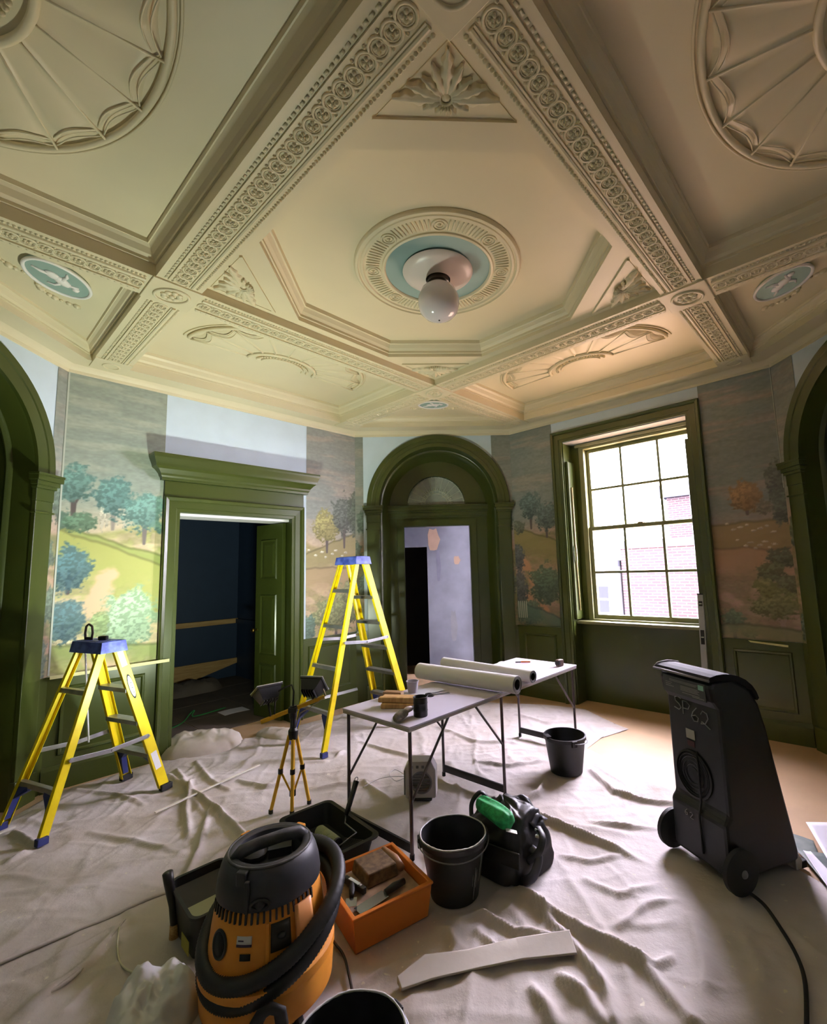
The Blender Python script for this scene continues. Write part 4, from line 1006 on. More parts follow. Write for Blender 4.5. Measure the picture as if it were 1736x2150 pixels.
# ------------------------------------------------------------------ step ladders
YEL = mat('yellow_fibreglass', (240, 216, 12), .38, rgb2=(226, 198, 10), vscale=9); BLUEP = mat('blue_plastic', (38, 54, 146), .45, rgb2=(92, 112, 206), vscale=13)
ALU = mat('worn_aluminium', (176, 176, 178), .38, metal=.85, var=.12, vscale=12); RUBB = mat('dark_rubber', (26, 25, 28), .7); PAPW = mat('white_label', (228, 228, 226), .5); BLKP = mat('black_plastic', (20, 20, 22), .42, var=.2, vscale=9, bump=.03); NAVYP = mat('blue_foot_plastic', (44, 54, 112), .45)
def channel(mb, a, b, w_, d_, th, side, up):
    """C-section stile from a to b; web w_ wide along 'up' direction, flanges d_ towards side"""
    a, b = Vector(a), Vector(b); ax = (b - a).normalized(); s_ = Vector(side); s_ = (s_ - ax * s_.dot(ax)).normalized(); u = ax.cross(s_)
    for (p, q, r, t_) in ((0, 0, w_, th),):
        mb.bar(a, b, th, w_, up=u)
    for sg in (-1, 1):
        o = u * sg * (w_ / 2 - th / 2) + s_ * d_ / 2
        mb.bar(a + o, b + o, d_, th, up=u)
def step_ladder(label, loc, rotz, H, wb, wt, dep, cap, treads, rungs, spread_z, stickers=True):
    root = thing('step_ladder', label, 'ladder', loc, rotz, None)
    top = H - .05
    def fr(sx, z, front):         # centre line of a stile at height z
        k = z / top; y = (dep / 2) * (1 - k) + .05 * k; x = (wb * (1 - k) + wt * k) / 2
        return Vector((sx * x, y if front else -y, z))
    for front in (True, False):
        w_ = .075 if front else .05
        for sx in (-1, 1):
            mb = MB(); channel(mb, fr(sx, .03, front), fr(sx, top, front), w_, .028, .005, (-sx, 0, 0), None)
            st = obj('stile', mb, YEL, root, bevel=.002)
            f = fr(sx, .0, front); mb = MB(); mb.box(f.x - .022, f.x + .022, f.y - w_ / 2 - .006, f.y + w_ / 2 + .006, 0.0, .045); obj('foot', mb, RUBB if front else NAVYP, st, bevel=.005)
            # blue corner brace under the lowest tread
            zt = (treads if front else rungs)[0]; p = fr(sx, .06, front); q = fr(sx, zt, front)
            mb = MB(); mb.rings([[p + Vector((-sx * .012, dy, 0)), p + Vector((-sx * .02, dy, 0)), q * .5 + p * .5 + Vector((-sx * .035, dy, .02)), q + Vector((-sx * .13, dy, -.03)), q + Vector((-sx * .12, dy, -.008)), q + Vector((-sx * .012, dy, -.02))] for dy in (-.02, .02)], cap0=True, cap1=True)
            obj('corner_brace', mb, NAVYP, st)
        for z in (treads if front else rungs):
            a, b = fr(-1, z, front), fr(1, z, front); mb = MB()
            if front:
                mb.box(a.x + .004, b.x - .004, a.y - .042, a.y + .042, z - .004, z + .004); mb.box(a.x + .004, b.x - .004, a.y + .036, a.y + .042, z - .028, z); mb.box(a.x + .004, b.x - .004, a.y - .042, a.y - .036, z - .028, z)
                obj('tread', mb, ALU, root, bevel=.002)
            else:
                mb.box(a.x + .004, b.x - .004, a.y - .018, a.y + .018, z - .018, z + .018); obj('rung', mb, ALU, root, bevel=.003)
    for sx in (-1, 1):            # hinged spreader bars
        a, b = fr(sx, spread_z, True), fr(sx, spread_z + .01, False); m = (a + b) / 2 + Vector((0, 0, -.02)); dx = Vector((sx * .012, 0, 0))
        mb = MB(); mb.bar(a + dx, m + dx, .006, .03); mb.bar(m + dx * 1.6, b + dx * 1.6, .006, .03); sp = obj('spreader_bar', mb, ALU, root, bevel=.001)
        mb = MB(); mb.rod(m + dx * .2, m + dx * 2.4, .008); mb.rod(a, a + dx * 1.6, .008); mb.rod(b, b + dx * 2.2, .008); obj('rivets', mb, ALU, sp, kind='stuff')
    mb = MB(); cx, cy = cap
    mb.taper((-cx, cx, -cy, cy), (-cx + .012, cx - .012, -cy + .012, cy - .012), top - .03, H); mb.box(-cx + .03, cx - .03, -cy + .03, cy - .03, H, H + .004)
    obj('top_cap', mb, BLUEP, root, bevel=.006)
    mb = MB()
    for i in range(4): mb.lathe([(.001, H + .006), (.012, H + .006), (.012, H + .003)], 12, Matrix.Translation((-cx * .6 + i * cx * .4, 0, 0)))
    obj('tool_holes', mb, RUBB, root, kind='stuff')
    if stickers:
        a, b = fr(1, .30, True), fr(1, 1.0, True); d = (b - a).normalized(); out = Vector((1, 0, 0)); out = (out - d * out.dot(d)).normalized(); u = d.cross(out)
        def stick(z, L, w_, m, name, oval=False):
            c = fr(1, z, True) + out * .0045; mb = MB()
            if oval: mb.add([c + d * L / 2 * cos(2 * pi * i / 20) + u * w_ / 2 * sin(2 * pi * i / 20) for i in range(20)], [tuple(range(20))])
            else: mb.add([c + d * sx * L / 2 + u * sy * w_ / 2 for sx, sy in ((-1, -1), (1, -1), (1, 1), (-1, 1))], [(0, 1, 2, 3)])
            return obj(name, mb, m, root)
        stick(H * .22 - .02, .14, .045, PAPW, 'sticker'); stick(H * .88, .12, .04, PAPW, 'sticker')
        b_ = stick(H * .70, .20, .040, RUBB, 'oval_badge', True); c = fr(1, H * .70, True) + out * .0055
        mb = MB(); mb.add([c + d * .085 * cos(2 * pi * i / 20) + u * .017 * sin(2 * pi * i / 20) for i in range(20)], [tuple(range(20))]); obj('badge_field', mb, PAPW, b_)
        c = c + out * .001; mb = MB()
        for i in range(6):
            q = c + d * (.05 - i * .019)
            mb.tube([q + u * .008 - d * .006, q - u * .007, q + u * .004 - d * .007][:2 + i % 2], .0014, 4)
        obj('badge_lettering', mb, RUBB, b_)
    return root
step_ladder('short yellow step ladder with paint-splashed blue cap in front of the landscape mural', (-2.625, .755, .012), radians(-28), 1.19, .50, .30, .80, (.20, .095), (.30, .56, .82), (.27, .85), .44)
step_ladder('tall yellow step ladder with blue cap and rust-spotted stiles before the arch', (-.915, 2.03, .012), radians(-45), 1.80, .58, .30, 1.08, (.19, .10), (.30, .57, .84, 1.11, 1.38), (.34, .72, 1.1, 1.45), .95, stickers=False)
def on_ladder(lx, ly, lz):
    c, s_ = cos(radians(-28)), sin(radians(-28)); return Vector((-2.625 + c * lx - s_ * ly, .755 + s_ * lx + c * ly, .012 + lz))
pl = thing('pliers', 'black handled pliers standing in the cap of the short step ladder', 'tool', on_ladder(-.10, -.02, 1.194), radians(-20))
mb = MB(); mb.tube([(-.03, 0, .0), (-.038, 0, .05), (-.03, 0, .10), (-.008, 0, .115)], .008, 8); obj('handle', mb, mat('brown_grip', (48, 32, 26), .5), pl, smooth=True)
mb = MB(); mb.tube([(.03, 0, .0), (.04, 0, .05), (.03, 0, .10), (.0, 0, .115), (-.008, 0, .115)], .008, 8); obj('handle', mb, mat('brown_grip', (48, 32, 26), .5), pl, smooth=True)
mb = MB(); mb.box(-.035, .035, -.008, .008, .0, .02); obj('jaws', mb, RUBB, pl, bevel=.003)
ts = thing('tape_measure', 'small dark tape measure lying on the short ladder cap', 'tool', on_ladder(.05, .0, 1.194), radians(10))
mb = MB(); mb.box(-.03, .03, -.02, .02, 0, .03); obj('case', mb, RUBB, ts, bevel=.008); mb = MB(); mb.lathe([(.001, .032), (.014, .032), (.014, .03)], 14); obj('label', mb, mat('brass', (150, 120, 60), .3), ts)

mb = MB(); mb.rod(on_ladder(-.13, -.02, 1.10), on_ladder(-.15, .05, .42), .006, 8); mb.rod(on_ladder(-.13, -.02, 1.10), on_ladder(-.129, -.022, 1.14), .009, 8); tag(obj('pull_rod', mb, mat('white_gloss_paint', (226, 224, 226), .4)), 'thin white rod hanging inside the short step ladder', 'rod')
# ------------------------------------------------------------------ tripod with two work lamps
YTUB = mat('yellow_tube', (238, 186, 56), .35); LAMPGL = mat('lamp_glass', (210, 214, 210), .15)
tp = thing('work_light', 'yellow tripod carrying two black floodlights beside the tall ladder', 'work lamp', (-1.115, .54, .012), 0)
feet = [(-.14, -.03), (.10, -.0), (.02, .16)]
feet = [(-.135, -.045), (.02, -.085), (.10, .06)]
for i, (x, y) in enumerate(feet):
    a = Vector((x * .18, y * .18, .50)); f = Vector((x, y, .015)); m = a.lerp(f, .48)
    mb = MB(); mb.rod(a, f, .012, 10); lg = obj('leg', mb, YTUB, tp, smooth=True, angle=40)
    mb = MB(); mb.rod(m + Vector((0, 0, .016)), m - Vector((0, 0, .016)), .017, 10); obj('clamp', mb, BLKP, lg)
    mb = MB(); mb.rod(f + Vector((0, 0, .012)), f - Vector((0, 0, .013)), .015, 10); obj('rubber_foot', mb, RUBB, lg)
    mb = MB(); mb.rod(m, Vector((x * .1, y * .1, .12)), .007, 8); obj('strut', mb, YTUB, lg)
mb = MB(); mb.rod((0, 0, .10), (0, 0, .66), .014, 12); obj('mast', mb, YTUB, tp, smooth=True, angle=40)
mb = MB(); mb.lathe([(.001, .47), (.03, .47), (.034, .50), (.034, .53), (.022, .55), (.02, .60), (.026, .62), (.026, .70), (.001, .70)], 16); mb.box(-.03, .03, -.03, .03, .655, .69); obj('hub', mb, BLKP, tp, bevel=.003)
mb = MB(); mb.lathe([(.001, .09), (.022, .09), (.022, .13), (.001, .13)], 12); obj('collar', mb, BLKP, tp)
xb = Vector((.205, .07, .058))
mb = MB(); mb.bar(Vector((0, 0, .675)) - xb, Vector((0, 0, .675)) + xb, .026, .026); obj('crossbar', mb, YTUB, tp, bevel=.003)
def head(name, base, face, lit):
    """floodlight: box body, finned back, glass on the side it looks to; stirrup to the crossbar"""
    base = Vector(base); f = Vector(face).normalized(); M = Matrix.Translation(base) @ f.to_track_quat('Z', 'Y').to_matrix().to_4x4()
    mb = MB(M); mb.taper((-.055, .055, -.04, .04), (-.085, .085, -.065, .065), -.045, .03); mb.box(-.09, .09, -.07, .07, .03, .045)
    for i in range(6): mb.box(-.05 + i * .02 - .002, -.05 + i * .02 + .002, -.04, .04, -.06, -.045)
    o = obj(name, mb, BLKP, tp, bevel=.003)
    mb = MB(M); mb.box(-.076, .076, -.056, .056, .044, .047)
    gm = LAMPGL
    if lit:
        gm = bpy.data.materials.new('lit_lamp_glass'); gm.use_nodes = True; bb = gm.node_tree.nodes['Principled BSDF']
        bb.inputs['Emission Color'].default_value = (.92, 1, .84, 1); bb.inputs['Emission Strength'].default_value = 12
    obj('lens', mb, gm, o)
    mb = MB(M); mb.rings([[(sx * .092, -.072 , .046), (sx * .092, .072, .046)] for sx in (-1, 1)], closed=False); mb.tube([(-.09, -.07, .046), (.09, -.07, .046), (.09, .07, .046), (-.09, .07, .046)], .004, 6, closed=True)
    mb.v = mb.v[4:]; mb.f = [tuple(i - 4 for i in g) for g in mb.f[1:]]; mb.mi = mb.mi[1:]
    obj('rim', mb, mat('bright_rim', (220, 222, 224), .3, metal=.6), o)
    return M
PL, PR = Vector((-.175, -.02, .79)), Vector((.12, .05, .805))
ML = head('lamp_head', PL, (-.34, .40, .85), True)
head('lamp_head', PR, (.25, .75, .62), False)
for c, bx_ in ((PL, -.72), (PR, .62)):
    p = Vector((0, 0, .69)) + xb * bx_
    mb = MB(); mb.tube([p, p + Vector((0, 0, .015)), c + Vector((-.0, -.0, -.045))], .008, 6); mb.tube([p + Vector((.03, 0, .01)), c + Vector((.05, .01, .0))], .006, 6); obj('bracket', mb, BLKP, tp)
mb = MB(); mb.tube([PL + Vector((.06, 0, .01)), (-.06, -.01, .83), (-.01, -.01, .845), (.005, -.01, .80), (.0, -.01, .70)], .006, 6); obj('lead', mb, RUBB, tp, smooth=True)
mb = MB(); mb.tube([PR + Vector((.06, 0, .03)), PR + Vector((.10, -.0, -.06)), (.16, .03, .70), (.05, -.01, .645), (.02, -.02, .55)], .004, 6); obj('lead', mb, mat('pale_lead_cable', (170, 150, 110), .5), tp, smooth=True)
L = bpy.data.lights.new('work_lamp_light', 'AREA'); L.shape = 'RECTANGLE'; L.size = .15; L.size_y = .11; L.energy = WORK_LAMP; L.color = (.89, 1, .80); L.spread = radians(170)
lo = bpy.data.objects.new('work_lamp_light', L); COL.objects.link(lo); lo.parent = tp
lo.matrix_local = ML @ Matrix.Translation((0, 0, .052)) @ Matrix.Rotation(pi, 4, 'X')

# ------------------------------------------------------------------ pasting table, 45 degrees to the room
LAMIN = mat('pale_lilac_tabletop', (206, 200, 214), .42, var=.03, vscale=3); EDGE = mat('table_edge', (188, 180, 176), .5); LEGM = mat('grey_leg_tube', (96, 88, 92), .35, metal=.5)
TB = thing('pasting_table', 'long narrow folding table with pale top and thin metal legs', 'table', (-.255, -.185, .012), radians(45))
TL_, TW_ = 2.07, .66; TH = .735
for a, b in ((0, 1.03), (1.034, TL_)):
    mb = MB(); mb.box(a, b, 0, TW_, TH - .012, TH); tt = obj('tabletop', mb, LAMIN, TB, bevel=.002)
    mb = MB(); mb.box(a + .002, b - .002, .004, TW_ - .004, TH - .032, TH - .012); obj('top_frame', mb, EDGE, tt, bevel=.002)
for k, x in enumerate((.03, .94, TL_ - .04)):
    for y in (.03, TW_ - .03):
        mb = MB(); mb.rod((x, y, 0), (x, y, TH - .03), .011, 8); lg = obj('leg', mb, LEGM, TB, smooth=True, angle=40)
        bx_ = x + (.34 if k == 0 else -.30); mb = MB(); mb.rod((x, y, .36 if k != 0 else .30), (bx_, y, TH - .035), .008, 8); obj('brace', mb, LEGM, lg)
        mb = MB(); mb.rod((x, y, 0), (x, y, .03), .014, 8); obj('rubber_foot', mb, RUBB, lg)
    mb = MB(); mb.box(x - .008, x + .008, .03, TW_ - .03, .035, .085) ; obj('foot_rail', mb, mat('black_rail', (22, 20, 22), .5), TB, bevel=.002)
def tb(lx, ly, lz=0.0): return Vector((-.255 + S2 * (lx - ly), -.185 + S2 * (lx + ly), .012 + TH + lz))
# wallpaper rolls across it
PAPER = mat('white_paper_roll', (238, 236, 240), .5); INNER = mat('roll_core_dark', (46, 44, 48), .8)
def paper_roll(label, px0, px1, r, z):
    a, b = at_z(*px0, z), at_z(*px1, z); d = b - a; L = d.length
    root = thing('paper_roll', label, 'paper roll', (a.x, a.y, z), atan2(d.y, d.x), None)
    T = Matrix.Rotation(pi / 2, 4, 'Y')
    mb = MB(T); mb.lathe([(r * .62, L - .01), (r * .62, L), (r, L), (r, 0), (r * .62, 0)], 32); sp = []
    obj('paper', mb, PAPER, root, smooth=True, angle=40)
    mb = MB(T); mb.lathe([(r * .62, L - .001), (r * .55, L - .002), (r * .5, L - .06), (.001, L - .06)], 28); obj('core', mb, INNER, root, smooth=True, angle=40)
    mb = MB(T)
    for q in (.70, .78, .86, .93): mb.tube([(r * q * cos(2 * pi * i / 28), r * q * sin(2 * pi * i / 28), L + .0005) for i in range(28)], .0012, 4, closed=True)
    obj('paper_edges', mb, mat('paper_edge_grey', (90, 88, 92), .8), root)
    mb = MB(T); mb.tube([(r * 1.0 * cos(2.2 + .05 * i), r * sin(2.2 + .05 * i), L / 2) for i in range(3)], .001, 4)
    return root
paper_roll('thick white paper roll lying across the middle of the table, nearer of two', (881, 1408), (1086, 1438), .063, .815)
paper_roll('slimmer white paper roll lying behind the thicker one on the table', (932, 1391), (1119, 1421), .048, .797)
mb = MB(); mb.grid(lambda u, v: (u * .26, v * .26, .001 + .002 * sin(5 * v)), 6, 8); tag(obj('lining_sheet', mb, PAPER, loc=tb(1.30, .22, .001), rotz=radians(45), solid=.001), 'flat white paper sheet just beyond the slimmer roll on the table', 'paper')
# brushes in a block
BRIS = mat('pale_bristle', (206, 170, 112), .8, rgb2=(168, 126, 72), vscale=30, stretch=(1, 6, 6)); WOODB = mat('beech_wood', (208, 168, 108), .5, rgb2=(180, 138, 84), vscale=8, stretch=(8, 1, 1))
def brush(label, loc, rz, L=.26, W=.09, tilt=0.0):
    r = thing('paperhanging_brush', label, 'brush', loc, rz)
    mb = MB(); mb.taper((0, L, 0, W * .5), (0, L, W * .06, W * .44), .0, .032); obj('stock', mb, WOODB, r, bevel=.008)
    mb = MB(); mb.taper((.006, L - .006, W * .5, W * 1.0), (.01, L - .01, W * .5, W * .96), .002, .026); obj('bristles', mb, BRIS, r, bevel=.003)
    return r
brush('wide wooden paperhanging brush at the bottom of the pair on the near table end', tb(.13, .42, .0), radians(-8), .25, .12)
brush('wide paperhanging brush resting on top of another brush on the near table end', tb(.14, .46, .033), radians(-14), .27, .12)
wp = thing('wooden_block', 'short wooden block beside the brushes on the table', 'block', tb(.30, .60, 0), radians(-20)); mb = MB(); mb.box(0, .14, 0, .06, 0, .05); obj('block', mb, mat('dull_wood', (150, 118, 84), .6), wp, bevel=.004)
cup = thing('black_tin', 'open black paint tin standing near the front edge of the table', 'tin', tb(.19, .10, 0))
mb = MB(); mb.lathe([(.001, 0), (.042, 0), (.044, .005), (.044, .03), (.046, .035), (.044, .04), (.044, .075), (.046, .08), (.044, .085), (.044, .112), (.047, .116), (.044, .118), (.041, .112), (.041, .02), (.001, .018)], 28); obj('body', mb, BLKP, cup, smooth=True, angle=35)
tub = thing('plastic_tub', 'small translucent tub behind the brushes on the table', 'tub', tb(.55, .555, 0)); mb = MB(); mb.lathe([(.001, 0), (.034, 0), (.044, .075), (.048, .078), (.048, .084), (.043, .084), (.033, .006), (.001, .005)], 24); obj('body', mb, mat('cloudy_plastic', (190, 186, 200), .35), tub, smooth=True, angle=35)
gun = thing('water_sprayer', 'small silver and white trigger sprayer lying beside the black tin', 'sprayer', tb(.08, .135, .03), radians(60))
GREYM = mat('silver_plastic', (168, 160, 150), .35, rgb2=(110, 104, 98), vscale=40)
mb = MB(); mb.tube([(-.09, 0, .0), (-.06, 0, .002), (-.02, 0, .004), (.02, 0, .003)], [.02, .028, .028, .022], 12); obj('bottle', mb, GREYM, gun, smooth=True)
mb = MB(); mb.tube([(.02, 0, .003), (.05, .01, .01), (.085, .0, .012)], [.014, .02, .016], 10); mb.tube([(.05, .01, .01), (.06, .04, .0), (.05, .07, -.012)], [.008, .008, .005], 8); obj('trigger_head', mb, mat('pale_trigger', (196, 182, 170), .4), gun, smooth=True)
mb = MB(); mb.rod((.08, 0, .012), (.105, 0, .012), .012, 10); obj('nozzle', mb, RUBB, gun)
sc = thing('scissors', 'pair of scissors lying open on the table before the thick roll', 'scissors', tb(.60, .36, .004), radians(15))
for s_ in (-1, 1):
    mb = MB(); mb.tube([(-.05 + .022 * cos(2 * pi * i / 16), s_ * .024 + .018 * sin(2 * pi * i / 16), .002) for i in range(16)], .005, 6, closed=True); obj('handle', mb, RUBB, sc, smooth=True)
    mb = MB(); mb.bar((-.03, s_ * .012, .002), (.10, -s_ * .014, .002), .012, .003); obj('blade', mb, ALU, sc)
mb = MB(); mb.grid(lambda u, v: (u * .2, v * .15, .001 + .01 * u * u), 4, 4); tag(obj('plan_sheet', mb, mat('grey_print', (196, 198, 204), .6), loc=tb(.52, .44, .001), rotz=radians(25), solid=.0008), 'small grey paper under the thick roll beside the scissors', 'paper')
tm = thing('tape_measure', 'boxy tape measure at the far right corner of the table', 'tool', tb(1.94, .10, 0), radians(30)); mb = MB(); mb.box(-.035, .035, -.022, .022, 0, .06); obj('case', mb, mat('brown_case', (112, 88, 76), .5), tm, bevel=.01); mb = MB(); mb.box(-.037, -.01, -.023, .023, .015, .05); obj('band', mb, RUBB, tm, bevel=.003)
kn = thing('utility_knife', 'orange and black utility knife near the far end of the table', 'knife', tb(1.90, .42, .006), radians(-10)); mb = MB(); mb.bar((-.06, 0, .006), (.03, 0, .006), .022, .014); obj('handle', mb, mat('orange_plastic', (208, 120, 70), .45), kn, bevel=.004); mb = MB(); mb.bar((-.11, -.004, .005), (-.06, 0, .005), .018, .008); obj('slider', mb, RUBB, kn)
pc = thing('pencil', 'dark pencil lying on the table between knife and rolls', 'pencil', tb(1.55, .28, .004), radians(-58)); mb = MB(); mb.rod((-.08, 0, 0), (.07, 0, 0), .0038, 6); mb.tube([(.07, 0, 0), (.088, 0, 0)], [.0038, .0006], 6); obj('shaft', mb, RUBB, pc)
for i, (lx, ly, rz) in enumerate(((1.52, .50, 20), (1.62, .46, 55), (1.45, .44, -10))):
    mb = MB(); mb.grid(lambda u, v: (u * .16, v * .11, .001 + .012 * sin(u * 3) * v), 6, 5)
    tag(obj('paper_scrap', mb, mat('tan_paper' if i == 0 else 'white_scrap', (206, 166, 138) if i == 0 else (220, 216, 222), .6), loc=tb(lx, ly, .004 + .014 * i), rotz=radians(rz), solid=.0008), ('curled tan paper scrap behind the slim roll on the table', 'white paper scrap overlapping the tan scrap behind the rolls', 'white paper offcut nearest the slim roll on the table')[i], 'paper')
# ------------------------------------------------------------------ buckets
PAINTED = mat('bucket_plastic', (24, 24, 27), .45, var=.3, vscale=7, bump=.02); DRIP = mat('dried_white_paint', (206, 206, 204), .6)
def bucket(label, loc, h, rt, rb, rz=0, drips=True, lug=False):
    r = thing('bucket', label, 'bucket', loc, rz)
    mb = MB(); mb.lathe([(.001, 0), (rb, 0), (rb + (rt - rb) * .03, .008), (rt - .006, h - .03), (rt - .005, h - .028), (rt + .004, h - .026), (rt + .004, h - .004), (rt, h), (rt - .007, h), (rt - .009, h - .012), (rb - .004, .012), (.001, .01)], 48); obj('body', mb, PAINTED, r, smooth=True, angle=35)
    for s_ in (-1, 1):
        mb = MB(); mb.box(s_ * (rt + .002) - .010, s_ * (rt + .002) + .010, -.022, .022, h - .05, h - .003); obj('handle_lug', mb, PAINTED, r, bevel=.004)
    k = rt + .012
    mb = MB(); mb.tube([(k * cos(pi * i / 24), -k * sin(pi * i / 24) * .99, h - .022 - .02 * sin(pi * i / 24) * 1.4) for i in range(25)], .0035, 6); obj('wire_handle', mb, mat('grey_wire', (120, 122, 126), .35, metal=.7), r, smooth=True)
    if drips:
        mb = MB(); mb.tube([((rt - .003) * cos(a), (rt - .003) * sin(a), h + .001 + .0015 * sin(7 * a)) for a in [2 * pi * i / 60 for i in range(60)]], [.0028 + .002 * abs(sin(i * 1.7)) for i in range(60)], 6, closed=True); obj('paint_rim', mb, DRIP, r, smooth=True)
        for a, z0, z1, q in ((-.9, .60, .06, .0028), (-.83, .55, .25, .0016), (-1.0, .5, .3, .0016), (-.62, .8, .3, .0018)):
            R_ = lambda t: rb + (rt - rb) * t + .0006
            mb = MB(); mb.tube([(R_(t) * cos(a), R_(t) * sin(a), h * t) for t in (z0, (z0 * 2 + z1) / 3, (z0 + 2 * z1) / 3, z1)], [q * .6, q * 1.5, q, q * .8], 6, flat=.5); obj('paint_drip', mb, DRIP, r, smooth=True)
    if lug:
        mb = MB(); mb.box(-.05, .02, rt - .03, rt + .012, h - .012, h + .012); obj('pouring_lip', mb, PAINTED, r, bevel=.004)
    return r
bucket('black bucket with white paint drips standing between orange crate and black bag', (-.03, -.43, .010), .285, .172, .122, radians(5))
bucket('clean black bucket standing alone right of the table by the bare floor', (.95, .885, .012), .28, .166, .125, radians(100), drips=False, lug=True)
bucket('black bucket cut off by the bottom edge of the photo in the foreground', (-.385, -1.50, .012), .30, .165, .12, radians(40))

# ------------------------------------------------------------------ orange vacuum cleaner
ORG = mat('orange_plastic_shell', (238, 160, 58), .42, rgb2=(226, 142, 44), vscale=5, bump=.015); GREYLID = mat('dusty_black_lid', (52, 52, 58), .5, rgb2=(36, 36, 40), vscale=8, bump=.03); HOSE = mat('ribbed_black_hose', (24, 24, 26), .55)
VX, VY = -.79, -.955
va = thing('vacuum_cleaner', 'orange drum vacuum cleaner with black lid and coiled black hose', 'vacuum cleaner', (VX, VY, .012), radians(14))
mb = MB(); mb.lathe([(.001, .05), (.225, .05), (.242, .07), (.246, .14), (.240, .17), (.250, .175), (.250, .205), (.238, .21), (.222, .24), (.001, .24)], 48); obj('drum', mb, ORG, va, smooth=True, angle=35)
mb = MB(); mb.lathe([(.218, .235), (.214, .27), (.206, .33), (.190, .42), (.17, .46), (.001, .46)], 48); sh = obj('motor_housing', mb, ORG, va, smooth=True, angle=40)
mb = MB(); mb.lathe([(.186, .425), (.194, .432), (.195, .445), (.188, .49), (.178, .525), (.166, .548), (.150, .560), (.136, .562), (.126, .556), (.118, .52), (.10, .49), (.001, .485)], 48); lid = obj('lid', mb, GREYLID, va, smooth=True, angle=40)
mb = MB(Matrix.Rotation(radians(18), 4, 'Z')); mb.tube([(-.135, -.01, .548), (-.11, -.01, .572), (-.05, -.01, .580), (.05, -.01, .580), (.11, -.01, .572), (.135, -.01, .548)], [.016, .017, .016, .016, .017, .016], 10, flat=1.5); obj('carry_handle', mb, mat('scuffed_grey_highlight', (88, 88, 90), .5, rgb2=(60, 60, 64), vscale=20), lid, smooth=True)
mb = MB(); mb.tube([(.155 * cos(2 * pi * i / 40), .155 * sin(2 * pi * i / 40), .556) for i in range(40)], .006, 6, closed=True); obj('lid_rim_highlight', mb, mat('scuffed_grey_highlight', (88, 88, 90), .5), lid, smooth=True)  # grey ring: the highlight on the lid's edge, put into the colour
mb = MB(); mb.ball((-.06, .06, .50), .05, 10, sc=(1, 1, .5)); mb.box(-.01, .08, .03, .09, .485, .52); obj('motor_cap', mb, GREYLID, lid, smooth=True, angle=40)
for a, m_ in ((radians(128), ORG), (radians(48), ORG), (radians(-120), GREYLID)):
    mb = MB(Matrix.Rotation(a, 4, 'Z')); mb.box(.150, .182, -.022, .022, .50, .556); obj('lid_clip', mb, m_, lid, bevel=.006)
mb = MB(); mb.box(-.008, .008, -.2, -.185, .43, .535, M=Matrix.Rotation(radians(-20), 4, 'Z')); obj('lid_seam', mb, GREYLID, lid, bevel=.003)
mb = MB(Matrix.Rotation(radians(-6), 4, 'Z')); mb.tube([(.032 * cos(2 * pi * i / 16), -.196, .455 + .016 * sin(2 * pi * i / 16)) for i in range(16)], .006, 6, closed=True); mb.ball((0, -.188, .455), .02, 8); obj('air_inlet', mb, BLKP, lid, smooth=True)
for i in range(22):
    a = radians(-166 + i * 6.2); mb = MB(Matrix.Rotation(a, 4, 'Z')); mb.add([(.192, -.0035, .395), (.200, -.0035, .395), (.196, -.0035, .43), (.186, -.0035, .43), (.192, .0035, .395), (.200, .0035, .395), (.196, .0035, .43), (.186, .0035, .43)], [(0, 1, 2, 3), (7, 6, 5, 4), (0, 4, 5, 1), (1, 5, 6, 2), (2, 6, 7, 3), (3, 7, 4, 0)]); obj('vent_tooth', mb, GREYLID, lid)
def on_shell(a, z, out=.0):
    r = float(np.interp(z, [.235, .27, .33, .42, .46], [.218, .214, .206, .190, .17])) + out
    return Vector((r * cos(a), r * sin(a), z))
def patch(a0, a1, z0, z1, out, m, name, oval=False, n=10, parent=None):
    mb = MB()
    if oval:
        am, zm = (a0 + a1) / 2, (z0 + z1) / 2; pts = [on_shell(am + (a1 - a0) / 2 * cos(2 * pi * i / 24), zm + (z1 - z0) / 2 * sin(2 * pi * i / 24), out) for i in range(24)]; mb.add(pts + [on_shell(am, zm, out)], [(i, (i + 1) % 24, 24) for i in range(24)])
    else: mb.grid(lambda u, v: on_shell(a0 + (a1 - a0) * u, z0 + (z1 - z0) * v, out), n, 3)
    return obj(name, mb, m, parent or va, smooth=True, solid=.004 if name != 'label' else .001)
F0 = radians(-118)
so_ = patch(F0 - .52, F0 - .22, .285, .36, .003, RUBB, 'accessory_socket', True)
mb = MB(); am = F0 - .37; mb.tube([on_shell(am + .165 * cos(2 * pi * i / 24), .3225 + .042 * sin(2 * pi * i / 24), .004) for i in range(24)], .005, 6, closed=True); obj('socket_rim', mb, GREYLID, so_, smooth=True)
lb = patch(F0 + .0, F0 + .27, .338, .362, .002, PAPW, 'label'); patch(F0 + .0, F0 + .27, .330, .338, .002, mat('label_purple', (70, 52, 84), .5), 'label'); patch(F0 + .08, F0 + .26, .290, .310, .002, RUBB, 'label')
mb = MB(); mb.grid(lambda u, v: on_shell(F0 + .03 + .10 * u, .347 + .004 * v, .0034), 3, 1); obj('label_print', mb, mat('label_purple', (70, 52, 84), .5), lb)
rc = patch(F0 + .58, F0 + .92, .30, .385, .002, mat('dark_recess', (28, 24, 20), .6), 'switch_recess')
mb = MB(); p = on_shell(F0 + .76, .345, .006); mb.ball(p, .016, 10, sc=(1, 1, .6)); obj('switch', mb, BLKP, rc, smooth=True)
patch(F0 + .50, F0 + .55, .25, .39, .004, ORG, 'shell_rib')
mb = MB(); mb.grid(lambda u, v: on_shell(F0 + 1.0 + .34 * u, .25 + .165 * v, .012), 6, 3); obj('side_panel', mb, mat('pale_orange_panel', (232, 158, 92), .4), va, smooth=True, solid=.012)
